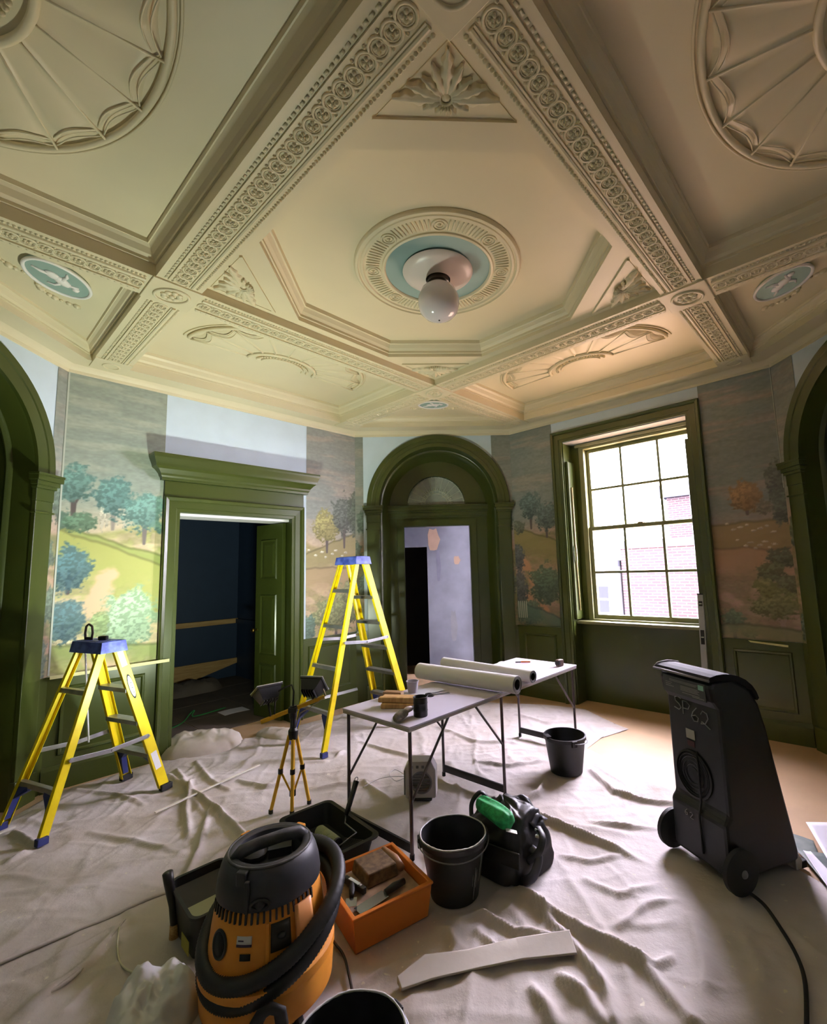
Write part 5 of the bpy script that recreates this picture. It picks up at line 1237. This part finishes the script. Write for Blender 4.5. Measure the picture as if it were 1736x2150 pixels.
mb = MB(); pts = []; TURN = 1.9; NP = 130
for i in range(NP + 1):
    t = i / NP; a = radians(-265) + t * 2 * pi * TURN; turn2 = float(sm(.40, .62, np.array(t)))
    z = .258 + .062 * turn2 + .108 * cos(a - radians(44)); r = .238 + .016 * cos(a - radians(44)) + .004 * turn2
    if cos(a - radians(44)) > 0: r += .020 * turn2 * cos(a - radians(44))
    pts.append(Vector((r * cos(a), r * sin(a), z)))
P2 = []; R2 = []
for i in range(NP):
    for j in range(4): P2.append(pts[i].lerp(pts[i + 1], j / 4)); R2.append(.0275 + .0025 * (j % 2))
mb.tube(P2, R2, 12); ho = obj('hose', mb, HOSE, va, smooth=True)
mb = MB(); q = P2[-1]; dq = (P2[-1] - P2[-5]).normalized(); mb.tube([q - dq * .01, q + dq * .04, q + dq * .08], [.032, .034, .034], 12); obj('hose_cuff', mb, BLKP, ho, smooth=True)
for a in (radians(-60), radians(40), radians(150), radians(-150)):
    mb = MB(); mb.lathe([(.001, -.014), (.03, -.014), (.036, -.008), (.036, .008), (.03, .014), (.001, .014)], 18, Matrix.Translation((.22 * cos(a), .22 * sin(a), .036)) @ Matrix.Rotation(a + pi / 2, 4, 'Z') @ Matrix.Rotation(pi / 2, 4, 'Y')); obj('castor', mb, RUBB, va, smooth=True, angle=40)
mb = MB(Matrix.Rotation(radians(-10), 4, 'Z')); mb.tube([(.02, -.244, .10), (.025, -.262, .13), (.045, -.272, .165), (.075, -.268, .175), (.10, -.252, .15), (.105, -.24, .10)], .024, 10, flat=.6); obj('drum_latch', mb, RUBB, va, smooth=True)
mb = MB(); pth = [fl(705, 1985, .02), fl(722, 2010, .02), fl(735, 2060, .02), fl(742, 2100, .02)]
cpts = [Vector((*fl(690, 1965, .03), .034))] + [Vector((*p, .024)) for p in pth]
mb.tube(smooth_path(cpts), .0055, 8); tag(obj('flex', mb, mat('brown_flex', (58, 40, 32), .5), smooth=True), 'brown flex running on the sheet between vacuum and orange crate', 'cable')

# ------------------------------------------------------------------ orange crate of tools
CRT = mat('orange_crate_plastic', (214, 122, 44), .38, var=.06, vscale=4); TAN = mat('scuffed_tan_insert', (176, 146, 116), .7, rgb2=(128, 104, 84), vscale=12)
cr = thing('tool_crate', 'orange plastic crate of decorating tools beside the vacuum', 'crate', (-.485, -.80, .010), atan2(.21, .34))
CW, CD, CH = .40, .41, .155
mb = MB(); mb.taper((.015, CW - .015, .015, CD - .015), (0, CW, 0, CD), 0, CH)
mb2 = MB()
rr = [[(.015, .015, 0), (CW - .015, .015, 0), (CW - .015, CD - .015, 0), (.015, CD - .015, 0)], [(0, 0, CH - .012), (CW, 0, CH - .012), (CW, CD, CH - .012), (0, CD, CH - .012)], [(-.006, -.006, CH - .01), (CW + .006, -.006, CH - .01), (CW + .006, CD + .006, CH - .01), (-.006, CD + .006, CH - .01)],
      [(-.006, -.006, CH), (CW + .006, -.006, CH), (CW + .006, CD + .006, CH), (-.006, CD + .006, CH)], [(.014, .014, CH), (CW - .014, .014, CH), (CW - .014, CD - .014, CH), (.014, CD - .014, CH)], [(.026, .026, .008), (CW - .026, .026, .008), (CW - .026, CD - .026, .008), (.026, CD - .026, .008)]]
mb2.rings(rr, cap0=True, cap1=True); obj('body', mb2, CRT, cr, bevel=.008)
mb = MB(); mb.box(.03, CW - .03, .03, CD - .03, .095, .118); obj('tray_insert', mb, TAN, cr, bevel=.004)
def inc(lx, ly, lz): a = atan2(.21, .34); return Vector((-.485 + cos(a) * lx - sin(a) * ly, -.80 + sin(a) * lx + cos(a) * ly, .010 + lz))
ca = atan2(.21, .34)
pb = thing('dusting_brush', 'broad worn brown brush with wooden stock lying in the orange crate', 'brush', inc(.15, .185, .135), ca + radians(2))
mb = MB(); mb.taper((0, .175, .0, .18), (.01, .165, .01, .17), -.014, .045); obj('bristles', mb, mat('dirty_bristle', (120, 96, 66), .85, rgb2=(84, 66, 46), vscale=40), pb, bevel=.006)
mb = MB(); mb.tube([(.185, -.01, .02), (.19, .07, .026), (.187, .185, .02)], [.018, .022, .018], 10); obj('stock', mb, mat('varnished_wood', (150, 112, 82), .4), pb, smooth=True)
lv = thing('pocket_level', 'small black spirit level with white vial lying in the orange crate', 'level', inc(.105, .23, .14), ca + radians(105))
mb = MB(); mb.bar((-.075, 0, 0), (.075, 0, 0), .022, .030); obj('body', mb, BLKP, lv, bevel=.004); mb = MB(); mb.box(-.035, .04, -.008, .008, .0155, .018); obj('vial', mb, mat('vial_white', (206, 216, 206), .3), lv, bevel=.002); mb = MB(); mb.box(-.05, -.04, -.005, .005, .0155, .018); obj('mark', mb, PAPW, lv)
sc_ = thing('filling_knife', 'shiny steel filling knife lying along the near edge in the orange crate', 'knife', inc(.05, .07, .128), ca + radians(8))
mb = MB(); mb.bar((0, .0, 0), (.15, .0, .006), .06, .004); obj('blade', mb, mat('bright_steel', (190, 194, 196), .2, metal=.9), sc_, bevel=.001); mb = MB(); mb.tube([(.15, 0, .01), (.20, 0, .014), (.26, 0, .012)], [.014, .018, .014], 10); obj('handle', mb, BLKP, sc_, smooth=True)
sb = thing('scraper', 'black handled scraper lying behind the filling knife in the orange crate', 'scraper', inc(.055, .15, .142), ca + radians(65)); mb = MB(); mb.bar((-.06, 0, 0), (.0, 0, 0), .05, .003); obj('blade', mb, mat('bright_steel', (190, 194, 196), .2, metal=.9), sb); mb = MB(); mb.tube([(0, 0, .004), (.05, 0, .006), (.10, 0, .004)], [.01, .014, .011], 10); obj('handle', mb, RUBB, sb, smooth=True)
mb = MB(); mb.tube([inc(.02, .28, .11), inc(.0, .36, .16), inc(-.02, .42, .19)], .0025, 6); tag(obj('wire_rod', mb, ALU, smooth=True), 'thin bent wire sticking out behind the orange crate over the black tray', 'wire')

# ------------------------------------------------------------------ roller tray and roller
BLKT = mat('black_tray_plastic', (13, 13, 14), .5, bump=.02)
A_ = Vector((-1.09, .17, 0)); Bv = Vector((-.83, .38, 0)); Cv = Vector((-.45, -.08, 0))
rz = atan2((Cv - Bv).y, (Cv - Bv).x)
ry = thing('roller_tray', 'deep black roller tray behind the vacuum, holding a paint roller', 'tray', (Bv.x, Bv.y, .010), rz)
TLn, TWd, THh = .60, .34, .12      # local x along length, y negative = towards camera-left
def rr_rect(x0, x1, y0, y1, r, z, n=5):
    out = []
    for cx_, cy_, a in ((x1 - r, y1 - r, 0), (x0 + r, y1 - r, 90), (x0 + r, y0 + r, 180), (x1 - r, y0 + r, 270)):
        for i in range(n + 1):
            t = radians(a + 90 * i / n); out.append((cx_ + r * cos(t), cy_ + r * sin(t), z))
    return out
mb = MB(); mb.rings([rr_rect(.04, TLn - .04, -TWd + .04, -.04, .03, 0), rr_rect(.01, TLn - .01, -TWd + .01, -.01, .045, THh - .012), rr_rect(-.012, TLn + .012, -TWd - .012, .012, .05, THh - .010), rr_rect(-.012, TLn + .012, -TWd - .012, .012, .05, THh), rr_rect(.014, TLn - .014, -TWd + .014, -.014, .04, THh), rr_rect(.045, TLn - .045, -TWd + .045, -.045, .03, .008)], cap0=True, cap1=True)
obj('body', mb, BLKT, ry, smooth=True, angle=40)
mb = MB(); mb.add([(.30, -TWd + .05, .012), (TLn - .06, -TWd + .05, .085), (TLn - .06, -.05, .085), (.30, -.05, .012)], [(0, 1, 2, 3)])
for i in range(10):
    t = i / 10; x = .31 + t * .22; z = .014 + .07 * t
    mb.tube([(x, -TWd + .06, z), (x, -.06, z)], .004, 5)
obj('ribbed_ramp', mb, BLKT, ry)
p0, p1 = at_z(672, 1742, .135), at_z(730, 1784, .135)
d = (p1 - p0).normalized(); ro = thing('paint_roller', 'paint roller with grey-green sleeve resting in the black tray', 'roller', (p0.x, p0.y, .125), atan2(d.y, d.x)); T = Matrix.Rotation(pi / 2, 4, 'Y'); SL = .185
mb = MB(T); mb.lathe([(.01, -.01), (.03, -.01), (.034, .0), (.0345, SL / 3 - .003), (.0325, SL / 3), (.0345, SL / 3 + .003), (.0345, 2 * SL / 3 - .003), (.0325, 2 * SL / 3), (.0345, 2 * SL / 3 + .003), (.034, SL - .01), (.03, SL), (.001, SL)], 28); obj('sleeve', mb, mat('sage_sleeve', (152, 158, 122), .9, bump=.4, bscale=120), ro, smooth=True, angle=50)
mb = MB(T); mb.lathe([(.001, SL), (.031, SL), (.031, SL + .014), (.012, SL + .016), (.001, SL + .016)], 22); obj('end_cap', mb, BLKP, ro, smooth=True, angle=40)
iv = lambda x, y, z: Matrix.Rotation(-atan2(d.y, d.x), 4, 'Z') @ (at_z(x, y, z) - Vector((p0.x, p0.y, .125)))
w1 = iv(748, 1748, .16); w2 = iv(724, 1728, .16); w3 = iv(726, 1712, .19); w4 = iv(740, 1668, .27); w5 = iv(748, 1640, .33)
mb = MB(); mb.tube([(SL - .02, 0, 0), (SL + .03, 0, 0), (SL + .045, .0, .01), w1, w2, w3], .004, 8); obj('wire_frame', mb, mat('grey_wire', (120, 122, 126), .35, metal=.7), ro, smooth=True)
mb = MB(); mb.tube([w3, w3.lerp(w4, .5), w4, w5], [.012, .016, .015, .018], 12); obj('handle', mb, BLKP, ro, smooth=True)
mb = MB(); q = w5; mb.tube([q + Vector((0, .012 * cos(2 * pi * i / 12), .012 + .012 * sin(2 * pi * i / 12))) for i in range(12)], .003, 6, closed=True); obj('hanging_ring', mb, ALU, ro)

# ------------------------------------------------------------------ paint scuttle left of the vacuum
sk = thing('paint_scuttle', 'tall black paint scuttle with pale paint left of the vacuum', 'paint scuttle', (-1.156, -.80, .028), atan2(.24, -.224))
# local x: from front corner back-left; y: towards the right (negative = right)
SL_, SW_, SH_ = .33, .25, .22
mb = MB()
out = [rr_rect(.03, SL_ - .02, -SW_ + .02, -.02, .03, 0), rr_rect(0, SL_, -SW_, 0, .04, SH_ * .8), rr_rect(-.006, SL_ + .006, -SW_ - .006, .006, .045, SH_ * .8)]
def tiltz(r, dz): return [(x, y, z + dz + .025 * max(0, x) / SL_) for x, y, z in r]
mb.rings([out[0], tiltz(out[1], -.01), tiltz(out[2], -.008), tiltz(out[2], .004), tiltz(rr_rect(.008, SL_ - .008, -SW_ + .008, -.008, .035, SH_ * .8), .004), rr_rect(.03, SL_ - .03, -SW_ + .03, -.03, .03, .02)], cap0=True, cap1=True)
obj('body', mb, BLKT, sk, smooth=True, angle=40)
mb = MB(); mb.face([(x, y) for x, y, z in rr_rect(.012, SL_ * .62, -SW_ + .014, -.014, .03, 0)], .125); obj('paint', mb, mat('pale_sage_paint', (172, 176, 140), .3), sk)
mb = MB(); mb.add([(SL_ * .5, -SW_ + .02, .11), (SL_ - .02, -SW_ + .014, .17), (SL_ - .02, -.014, .17), (SL_ * .5, -.02, .11)], [(0, 1, 2, 3)]); obj('slope', mb, BLKT, sk, solid=.004)
mb = MB()
mb.box(.03, .12, .002, .0045, .03, .085); obj('yellow_label', mb, mat('faded_yellow_label', (168, 160, 60), .6), sk)
sb2 = thing('paint_brush', 'brush handle standing up at the back corner of the black scuttle', 'brush', (-1.305, -.60, .02), 0)
mb = MB(); mb.tube([(-.02, -.01, .05), (-.028, -.012, .14), (-.045, -.02, .24), (-.052, -.022, .285)], [.016, .017, .021, .022], 12); obj('handle', mb, mat('worn_black_handle', (38, 38, 42), .4), sb2, smooth=True); mb = MB(); mb.tube([(-.02, -.01, .0), (-.02, -.01, .06)], [.02, .018], 10); obj('bristles', mb, BRIS, sb2, smooth=True)

# ------------------------------------------------------------------ black bag with green cloth
bag = thing('tool_bag', 'black fabric tool bag with straps, behind the front bucket', 'bag', (.275, -.19, .012), radians(-38))
BAGM = mat('black_nylon', (20, 20, 23), .5, bump=.12, bscale=30); BAGS = mat('grey_nylon_sheen', (62, 62, 72), .4)
mb = MB()
def bagf(u, v):
    a = 2 * pi * u; ph = v * pi / 2
    pw = .62
    c, s_ = cos(a), sin(a); sx = abs(c) ** pw * (1 if c > 0 else -1); sy = abs(s_) ** pw * (1 if s_ > 0 else -1)
    k = cos(ph) ** .42 if ph < pi / 2 - 1e-6 else 0; z = .295 * sin(ph) ** .85
    f = mnoise.fractal(Vector((c * 1.9, s_ * 1.9, v * 3 + 2)), 1.0, 2.1, 4); g = abs(mnoise.noise(Vector((c * 3 + 5, s_ * 3, v * 5))))
    R_ = k * (1 + .14 * f - .09 * g) * (1 - .12 * v)
    return (.235 * sx * R_, .205 * sy * R_, max(0, z * (1 + .10 * f) + .035 * c * v))
mb.grid(bagf, 72, 30); obj('body', mb, BAGM, bag, smooth=True)
mb = MB(); mb.tube(smooth_path([(-.17, -.08, .20), (-.185, -.05, .27), (-.16, -.0, .315), (-.13, .03, .285), (-.11, .05, .22)]), .008, 8, flat=1.8); obj('strap', mb, BAGM, bag, smooth=True)
mb = MB(); mb.tube(smooth_path([(.20, -.12, .10), (.255, -.10, .15), (.26, -.05, .20), (.21, .0, .22)]), .009, 8, flat=2.2); obj('strap', mb, BAGM, bag, smooth=True)
mb = MB(); mb.tube(smooth_path([(.19, -.16, .02), (.25, -.16, .07), (.255, -.10, .13), (.20, -.08, .15)]), .010, 8, flat=2.2); obj('strap', mb, BAGS, bag, smooth=True)
mb = MB(); mb.grid(lambda u, v: (.0 + .2 * u, -.05 + .17 * v + .03 * u, .300 - .06 * u * u - .10 * (v - .3) ** 2 + .012 * sin(9 * v + 4 * u)), 10, 8); obj('open_flap', mb, BAGS, bag, smooth=True, solid=.006)
mb = MB(); mb.box(-.04, .2, -.212, -.2, .10, .18); obj('front_pocket', mb, BAGM, bag, bevel=.01)
mb = MB()
for (x, y, z) in ((.215, -.02, .215), (.23, -.05, .20)): mb.box(x - .012, x + .012, y - .008, y + .008, z - .004, z + .008)
obj('buckle', mb, mat('bright_rim', (220, 222, 224), .3, metal=.6), bag, bevel=.002)
GRN = mat('green_gauze_cloth', (36, 172, 96), .7, rgb2=(20, 132, 70), vscale=40, bump=.25, bscale=90)
gp = [at_z(x, y, .32) for x, y in ((1005, 1690), (1022, 1702), (1040, 1712), (1058, 1726), (1070, 1738))]
mb = MB(); rings_ = []
for i, c in enumerate(gp):
    dd = (gp[min(i + 1, 4)] - gp[max(i - 1, 0)]).normalized(); n = Vector((-dd.y, dd.x, 0)); r = (.038, .055, .06, .058, .04)[i]
    c = c + Vector((0, 0, .02)); rings_.append([c + n * r * cos(2 * pi * j / 18) * (1 + .18 * sin(3 * j + i * 2)) + Vector((0, 0, .042 * sin(2 * pi * j / 18) * (1 + .25 * sin(2 * j + i)))) for j in range(18)])
mb.rings(rings_, cap0=True, cap1=True); tag(obj('green_cloth', mb, GRN, smooth=True, sub=2), 'crumpled bright green cloth lying on top of the black bag', 'cloth')
mb = MB(); mb.bar((at_z(1062, 1742, .315)), (at_z(1085, 1748, .30)), .03, .003); tag(obj('paper_tag', mb, PAPW), 'small white paper corner poking out beneath the green cloth', 'paper')

# ------------------------------------------------------------------ white fan heater under the table
ht = thing('fan_heater', 'small off-white fan heater standing on the sheet under the table', 'heater', (-.325, .56, .012), radians(-6))
HTW = mat('off_white_plastic', (206, 200, 200), .5); HTG = mat('grey_grille', (128, 126, 130), .6)
mb = MB(); mb.prism([(0, .02), (.012, 0.012), (.21, .012), (.222, .02), (.222, .20), (.19, .262), (.03, .262), (0, .22)], 0, .12, M=VERT); obj('case', mb, HTW, ht, bevel=.012)
mb = MB(); mb.lathe([(.078, -.004), (.070, -.008), (.064, -.004), (.064, 0), (.001, 0)], 32, Matrix.Translation((.118, 0, .12)) @ Matrix.Rotation(pi / 2, 4, 'X') @ Matrix.Scale(-1, 4, (0, 0, 1))); g_ = obj('grille_ring', mb, HTG, ht, smooth=True, angle=40)
for i in range(7):
    z = .12 - .054 + i * .018; hw_ = sqrt(max(0, .066 ** 2 - (z - .12) ** 2)); mb = MB(); mb.box(.118 - hw_, .118 + hw_, -.006, -.002, z - .003, z + .003); obj('grille_bar', mb, mat('grille_dark', (96, 94, 98), .6), g_)
mb = MB(); mb.box(.04, .06, -.002, .006, .215, .235); mb.box(.08, .10, -.002, .006, .215, .235); mb.box(.12, .14, -.002, .006, .215, .235); obj('knobs', mb, HTG, ht, bevel=.002)
mb = MB(); mb.box(-.012, .0, .01, .11, .03, .2); obj('shaded_side', mb, mat('shaded_grey', (112, 110, 104), .6), ht, bevel=.005)  # darker left side of the case, its shade put into the colour
mb = MB(); mb.box(.03, .19, -.01, .13, 0, .014); obj('base', mb, RUBB, ht, bevel=.003)
mb = MB(); lp = [at_z(852, 1630, .03), at_z(830, 1618, .02), at_z(818, 1628, .02), at_z(832, 1642, .02), at_z(848, 1632, .03), at_z(800, 1636, .02), at_z(762, 1655, .02)]
mb.tube(smooth_path([p + Vector((0, 0, .008)) for p in lp]), .0035, 6); tag(obj('flex', mb, mat('white_flex', (220, 214, 218), .5), smooth=True), 'white flex looped on the sheet beside the fan heater', 'cable')

# ------------------------------------------------------------------ dehumidifier marked SP62
DB = mat('black_rotomoulded_plastic', (15, 16, 20), .5, var=.12, vscale=6, bump=.02); DGREY = mat('grey_rim_plastic', (120, 116, 120), .5); CHALK = mat('chalk_pen', (150, 150, 150), .8)
ex = Vector((.26, -.965, 0)).normalized()
DX = thing('dehumidifier', 'tall black wheeled dehumidifier hand-lettered SP62', 'dehumidifier', (1.245, -.235, .012), atan2(ex.y, ex.x))
# local x: along the lettered face (away from left edge), y: depth (to the right in the picture), z up
DW = .37
prof = [(0.0, .06), (.0, .30), (.03, .33), (.03, .86), (.0, .90), (-.012, .97), (0.0, 1.0), (.16, 1.0), (.25, .95), (.31, .86), (.345, .74), (.42, .38), (.48, .10), (.49, .04), (.02, .03)]
XZ = Matrix(((0, 0, 1, 0), (1, 0, 0, 0), (0, 1, 0, 0), (0, 0, 0, 1)))    # poly (y,z), extrude x
mb = MB(); mb.prism(prof, 0, DW, M=XZ); obj('body', mb, DB, DX, bevel=.018)
mb = MB(); hp = [(-.036, 1.008), (-.034, 1.022), (-.02, 1.034), (.02, 1.041), (.07, 1.042), (.12, 1.036), (.17, 1.022), (.22, .998), (.262, .965), (.288, .93), (.302, .895), (.285, .885), (.25, .945), (.15, .995), (.03, 1.012)]
mb.prism(hp, -.012, DW + .012, M=XZ); obj('handle_hood', mb, mat('matt_black_hood', (14, 14, 17), .75, spec=.2), DX, bevel=.010)
mb = MB(); mb.tube([(-.014, -.036, 1.016), (DW * .3, -.040, 1.018), (DW + .014, -.036, 1.016)], .007, 8); mb.tube([(-.014, -.036, 1.016), (-.015, .0, 1.038), (-.016, .07, 1.044), (-.014, .15, 1.03)], .007, 8); obj('hood_rim_highlight', mb, DGREY, DX, smooth=True)  # grey edge of the hood, with its highlight put into the colour
mb = MB(); mb.box(.05, DW - .05, .026, .034, .66, .695); 
mb = MB(); mb.box(.03, DW - .04, -.012, -.004, .895, .985)
lab = obj('label_plate', mb, mat('label_dark_grey', (66, 70, 72), .45), DX)
lab.matrix_local = Matrix.Translation((0, .0, 0))
mb = MB()
for i, (x0, x1, z) in enumerate(((.08, .28, .968), (.08, .27, .961), (.16, .28, .945), (.16, .29, .938), (.16, .28, .931), (.16, .29, .924), (.17, .29, .912), (.05, .10, .95), (.05, .09, .94), (.05, .11, .93), (.24, .32, .905))): mb.box(x0, x1, -.0135, -.012, z - .0015, z + .0015)
obj('label_print', mb, mat('label_grey_print', (140, 140, 138), .5), lab)
mb = MB(); mb.box(.285, .32, -.0138, -.012, .950, .976); obj('green_mark', mb, mat('pale_green_mark', (146, 200, 182), .5), lab)
mb = MB()
def stroke(pts, x0, z0, s_, r=.0030, y=.0275):
    mb.tube([(x0 + px_ * s_, y, z0 + pz_ * s_) for px_, pz_ in pts], r, 5)
zz, s_ = .775, .075
stroke([(.75, .85), (.45, 1.0), (.15, .85), (.2, .6), (.55, .42), (.72, .2), (.5, 0), (.05, .1)], .055, zz + .02, s_)
stroke([(.1, -.02), (.12, .95)], .115, zz + .005, s_); stroke([(.1, .95), (.5, .98), (.78, .75), (.6, .45), (.12, .42)], .115, zz + .005, s_)
stroke([(.6, 1.0), (.25, .65), (.08, .3), (.3, .0), (.62, .05), (.7, .32), (.45, .45), (.15, .35)], .175, zz - .015, s_)
stroke([(.15, .72), (.35, 1.0), (.7, .9), (.78, .55), (.5, .15), (.1, .05), (.2, .22), (.45, .12), (.9, -.12)], .235, zz - .02, s_)
z2, q_ = .245, .032
stroke([(.6, 1.0), (.2, .6), (.08, .25), (.3, 0), (.6, .1), (.6, .4), (.2, .4)], .10, z2, q_, .0022, -.003); stroke([(.1, .8), (.4, 1.0), (.7, .75), (.1, .0), (.8, .0)], .135, z2 - .004, q_, .0022, -.003)
obj('hand_lettering', mb, CHALK, DX)
mb = MB(); mb.box(.13, .19, .0265, .0295, .655, .705); obj('white_sticker', mb, mat('grey_white_sticker', (176, 174, 168), .6), DX)
mb = MB(); mb.box(.135, .185, .0265, .0295, .615, .645); obj('red_sticker', mb, mat('dark_red', (60, 18, 20), .6), DX)
T = Matrix.Translation((.16, .03, .47)) @ Matrix.Rotation(pi / 2, 4, 'X')
mb = MB(T); mb.lathe([(.125, 0), (.125, .008), (.115, .010), (.112, .0), (.035, -.004), (.034, .004), (.001, .005)], 36); gr = obj('fan_guard', mb, mat('dull_black', (9, 9, 11), .6), DX, smooth=True, angle=40)
for r in (.05, .07, .09, .105):
    mb = MB(T); mb.tube([(r * cos(2 * pi * i / 32), r * sin(2 * pi * i / 32), .005) for i in range(32)], .003, 5, closed=True); obj('guard_ring', mb, DB, gr)
mb = MB(); mb.tube([(.20, .022, .60), (.205, .018, .5), (.21, .012, .35), (.212, -.01, .28), (.215, -.008, .10)], .006, 6); obj('lead', mb, RUBB, DX, smooth=True)
for x, nm in ((-.035, 0), (DW + .035, 1)):
    Tw = Matrix.Translation((x, .03, .105)) @ Matrix.Rotation(pi / 2, 4, 'Y')
    mb = MB(Tw); mb.lathe([(.001, -.022), (.05, -.022), (.09, -.020), (.105, -.012), (.105, .012), (.09, .020), (.05, .022), (.001, .022)], 32); wh = obj('wheel', mb, RUBB, DX, smooth=True, angle=40)
    mb = MB(Tw); sg = 1 if nm else -1; mb.lathe([(.001, sg * .03), (.016, sg * .028), (.02, sg * .022)], 14); obj('axle_cap', mb, DGREY, wh, smooth=True)
mb = MB(); mb.prism([(0, 0), (.0, .05), (.02, .09), (.05, .04), (.04, 0)], DW - .10, DW + .0, M=Matrix.Translation((0, .45, 0)) @ XZ); obj('foot', mb, mat('off_white_plastic', (206, 200, 200), .5), DX, bevel=.006)
mb = MB(); mb.box(DW - .06, DW - .0, .49, .53, 0, .035); obj('foot_pad', mb, RUBB, DX, bevel=.004)
mb = MB(); mb.box(.0, .10, .45, .49, 0, .08); obj('foot', mb, RUBB, DX, bevel=.006)
for i in range(9):
    mb = MB(); z = .42 + i * .045; y = .415 - (z - .38) * .21; mb.box(.05, DW - .05, y - .002, y + .010, z - .008, z + .008); obj('louvre', mb, DB, DX)
cp = [at_z(1572, 1878, .02), at_z(1605, 1905, .02), at_z(1640, 1955, .02), at_z(1672, 2010, .02), at_z(1690, 2065, .02), at_z(1694, 2150, .02), at_z(1690, 2250, .02)]
mb = MB(); mb.tube(smooth_path([p + Vector((0, 0, .010)) for p in cp]), .008, 8); tag(obj('power_cord', mb, RUBB, smooth=True), 'thick black power cord curving over the sheet in front of the dehumidifier', 'cable')

# ------------------------------------------------------------------ spirit level, papers, batten and small things
t_, z_ = W_BR.at(1468, 1262, -.05)
sl = thing('spirit_level', 'long silver spirit level leaning against the window sill', 'level', (0, 0, 0)); sl.matrix_world = W_BR.M @ Matrix.Translation((t_ + .0, -.15, .014)) @ Matrix.Rotation(radians(-7), 4, 'X')
LEN = 1.30
mb = MB(); mb.box(-.028, .028, -.012, .012, 0, LEN); obj('beam', mb, mat('silver_level', (176, 176, 174), .35, metal=.5), sl, bevel=.003)
for z, h in ((LEN - .09, .05), (LEN - .42, .14), (.12, .05)):
    mb = MB(); mb.box(-.018, .018, -.014, .014, z - h / 2, z + h / 2); w_ = obj('vial_window', mb, RUBB, sl, bevel=.003); mb = MB(); mb.rod((-.012, -.014, z), (.012, -.014, z), .006); obj('vial', mb, mat('vial_white', (206, 216, 206), .3), w_)
mb = MB(); mb.box(-.029, .029, -.013, .013, LEN, LEN + .012); obj('end_cap', mb, RUBB, sl)
def sheet(name, label, pts, m, z=.012, amp=.01, seed=0):
    c = [at_z(*p, z) for p in pts]; mb = MB()
    mb.grid(lambda u, v: ((c[0].lerp(c[1], u)).lerp(c[3].lerp(c[2], u), v) + Vector((0, 0, .004 + amp * (.5 + .5 * sin(3 * u + 2 * v + seed))))), 10, 10)
    return tag(obj(name, mb, m, smooth=True, solid=.001), label, 'paper')
PWH = mat('lilac_white_paper', (224, 220, 232), .55)
PRN = mat('grey_green_print', (128, 136, 132), .6, rgb2=(82, 96, 94), vscale=6)
sheet('mural_offcut', 'dark grey-green strip of mural paper on the floor behind the dehumidifier foot', [(1662, 1752), (1708, 1768), (1740, 1850), (1672, 1790)], PRN, .012, .004)
sheet('mural_offcut', 'larger grey-green mural offcut on the floor under the white sheets', [(1675, 1790), (1742, 1795), (1790, 1900), (1750, 1880)], PRN, .02, .006, 1)
sheet('paper_sheet', 'large white paper sheet on the bare floor at the right edge', [(1692, 1731), (1800, 1728), (1850, 1830), (1746, 1822)], PWH, .036, .010, 2)
sheet('paper_sheet', 'long white paper strip on the floor touching the dehumidifier foot', [(1686, 1788), (1702, 1790), (1785, 1880), (1744, 1874)], PWH, .030, .006, 3)
a, b = at_z(325, 1712, .02), at_z(545, 1610, .02)
def batten(label, a, b, w_=.02, h=.008):
    mb = MB(); mb.bar(a + Vector((0, 0, .018)), b + Vector((0, 0, .018)), w_, h); return tag(obj('batten', mb, mat('pale_batten', (220, 214, 200), .6), bevel=.001), label, 'batten')
batten('long thin pale batten lying on the sheet between the short ladder and tripod', a, b)
batten('short pale batten end by the left edge near the ladder foot', at_z(-20, 1764, .02), at_z(32, 1742, .02))
PLAS = bpy.data.materials.new('milky_polythene'); PLAS.use_nodes = True; nt = PLAS.node_tree; b = nt.nodes['Principled BSDF']
b.inputs['Base Color'].default_value = (*lin((240, 240, 244)), 1); b.inputs['Roughness'].default_value = .3; b.inputs['Alpha'].default_value = .88
bgp = [at_z(*p, .05) for p in ((275, 2095), (335, 2062), (430, 2066), (440, 2190), (290, 2230))]
cx_ = sum((p for p in bgp), Vector()) / 5
lump('polythene_bag', 'crumpled milky polythene bag on the sheet left of the vacuum', 'bag', cx_.x - .06, cx_.y, .15, .16, .13, radians(30), 5, PLAS, nz=.5, fr=9).location.z = .03
mb = MB(); wp_ = [at_z(250, 1955, .03), at_z(246, 2000, .03), at_z(255, 2035, .03), at_z(290, 2055, .03), at_z(350, 2062, .04), at_z(420, 2060, .05), at_z(440, 2058, .06)]
mb.tube(smooth_path([p + Vector((0, 0, .016)) for p in wp_]), .0042, 6); tag(obj('drawstring', mb, mat('white_cord', (216, 212, 190), .6), smooth=True), 'white cord curving over the sheet from the polythene bag', 'cord')
mb = MB(); gx = [W_BL.p(-.55, .75, .012), W_BL.p(-.2, .95, .012), W_BL.p(-.05, 1.1, .06), W_BL.p(-.02, 1.05, .10), W_BL.p(-.0, 1.1, .02), W_BL.p(.4, 1.2, .012)]
mb.tube(smooth_path(gx), .006, 8); tag(obj('garden_hose', mb, mat('green_cable', (50, 150, 80), .5), smooth=True), 'bright green cable on the dark floor of the blue room', 'cable')
mb = MB(); mb.grid(lambda u, v: (u * .3, v * .22, .010 + .004 * sin(4 * u)), 4, 4); o = obj('paper_sheet', mb, PWH, solid=.001); o.matrix_world = W_BL.M @ Matrix.Translation((.25, .85, .0)); tag(o, 'pale paper lying on the dark floor of the blue room', 'paper')
lump('cable_heap', 'low dark heap of covers by the blue room skirting', 'heap', W_BL.p(.4, 2.4, 0).x, W_BL.p(.4, 2.4, 0).y, .42, .2, .16, radians(45), 11, DFL)
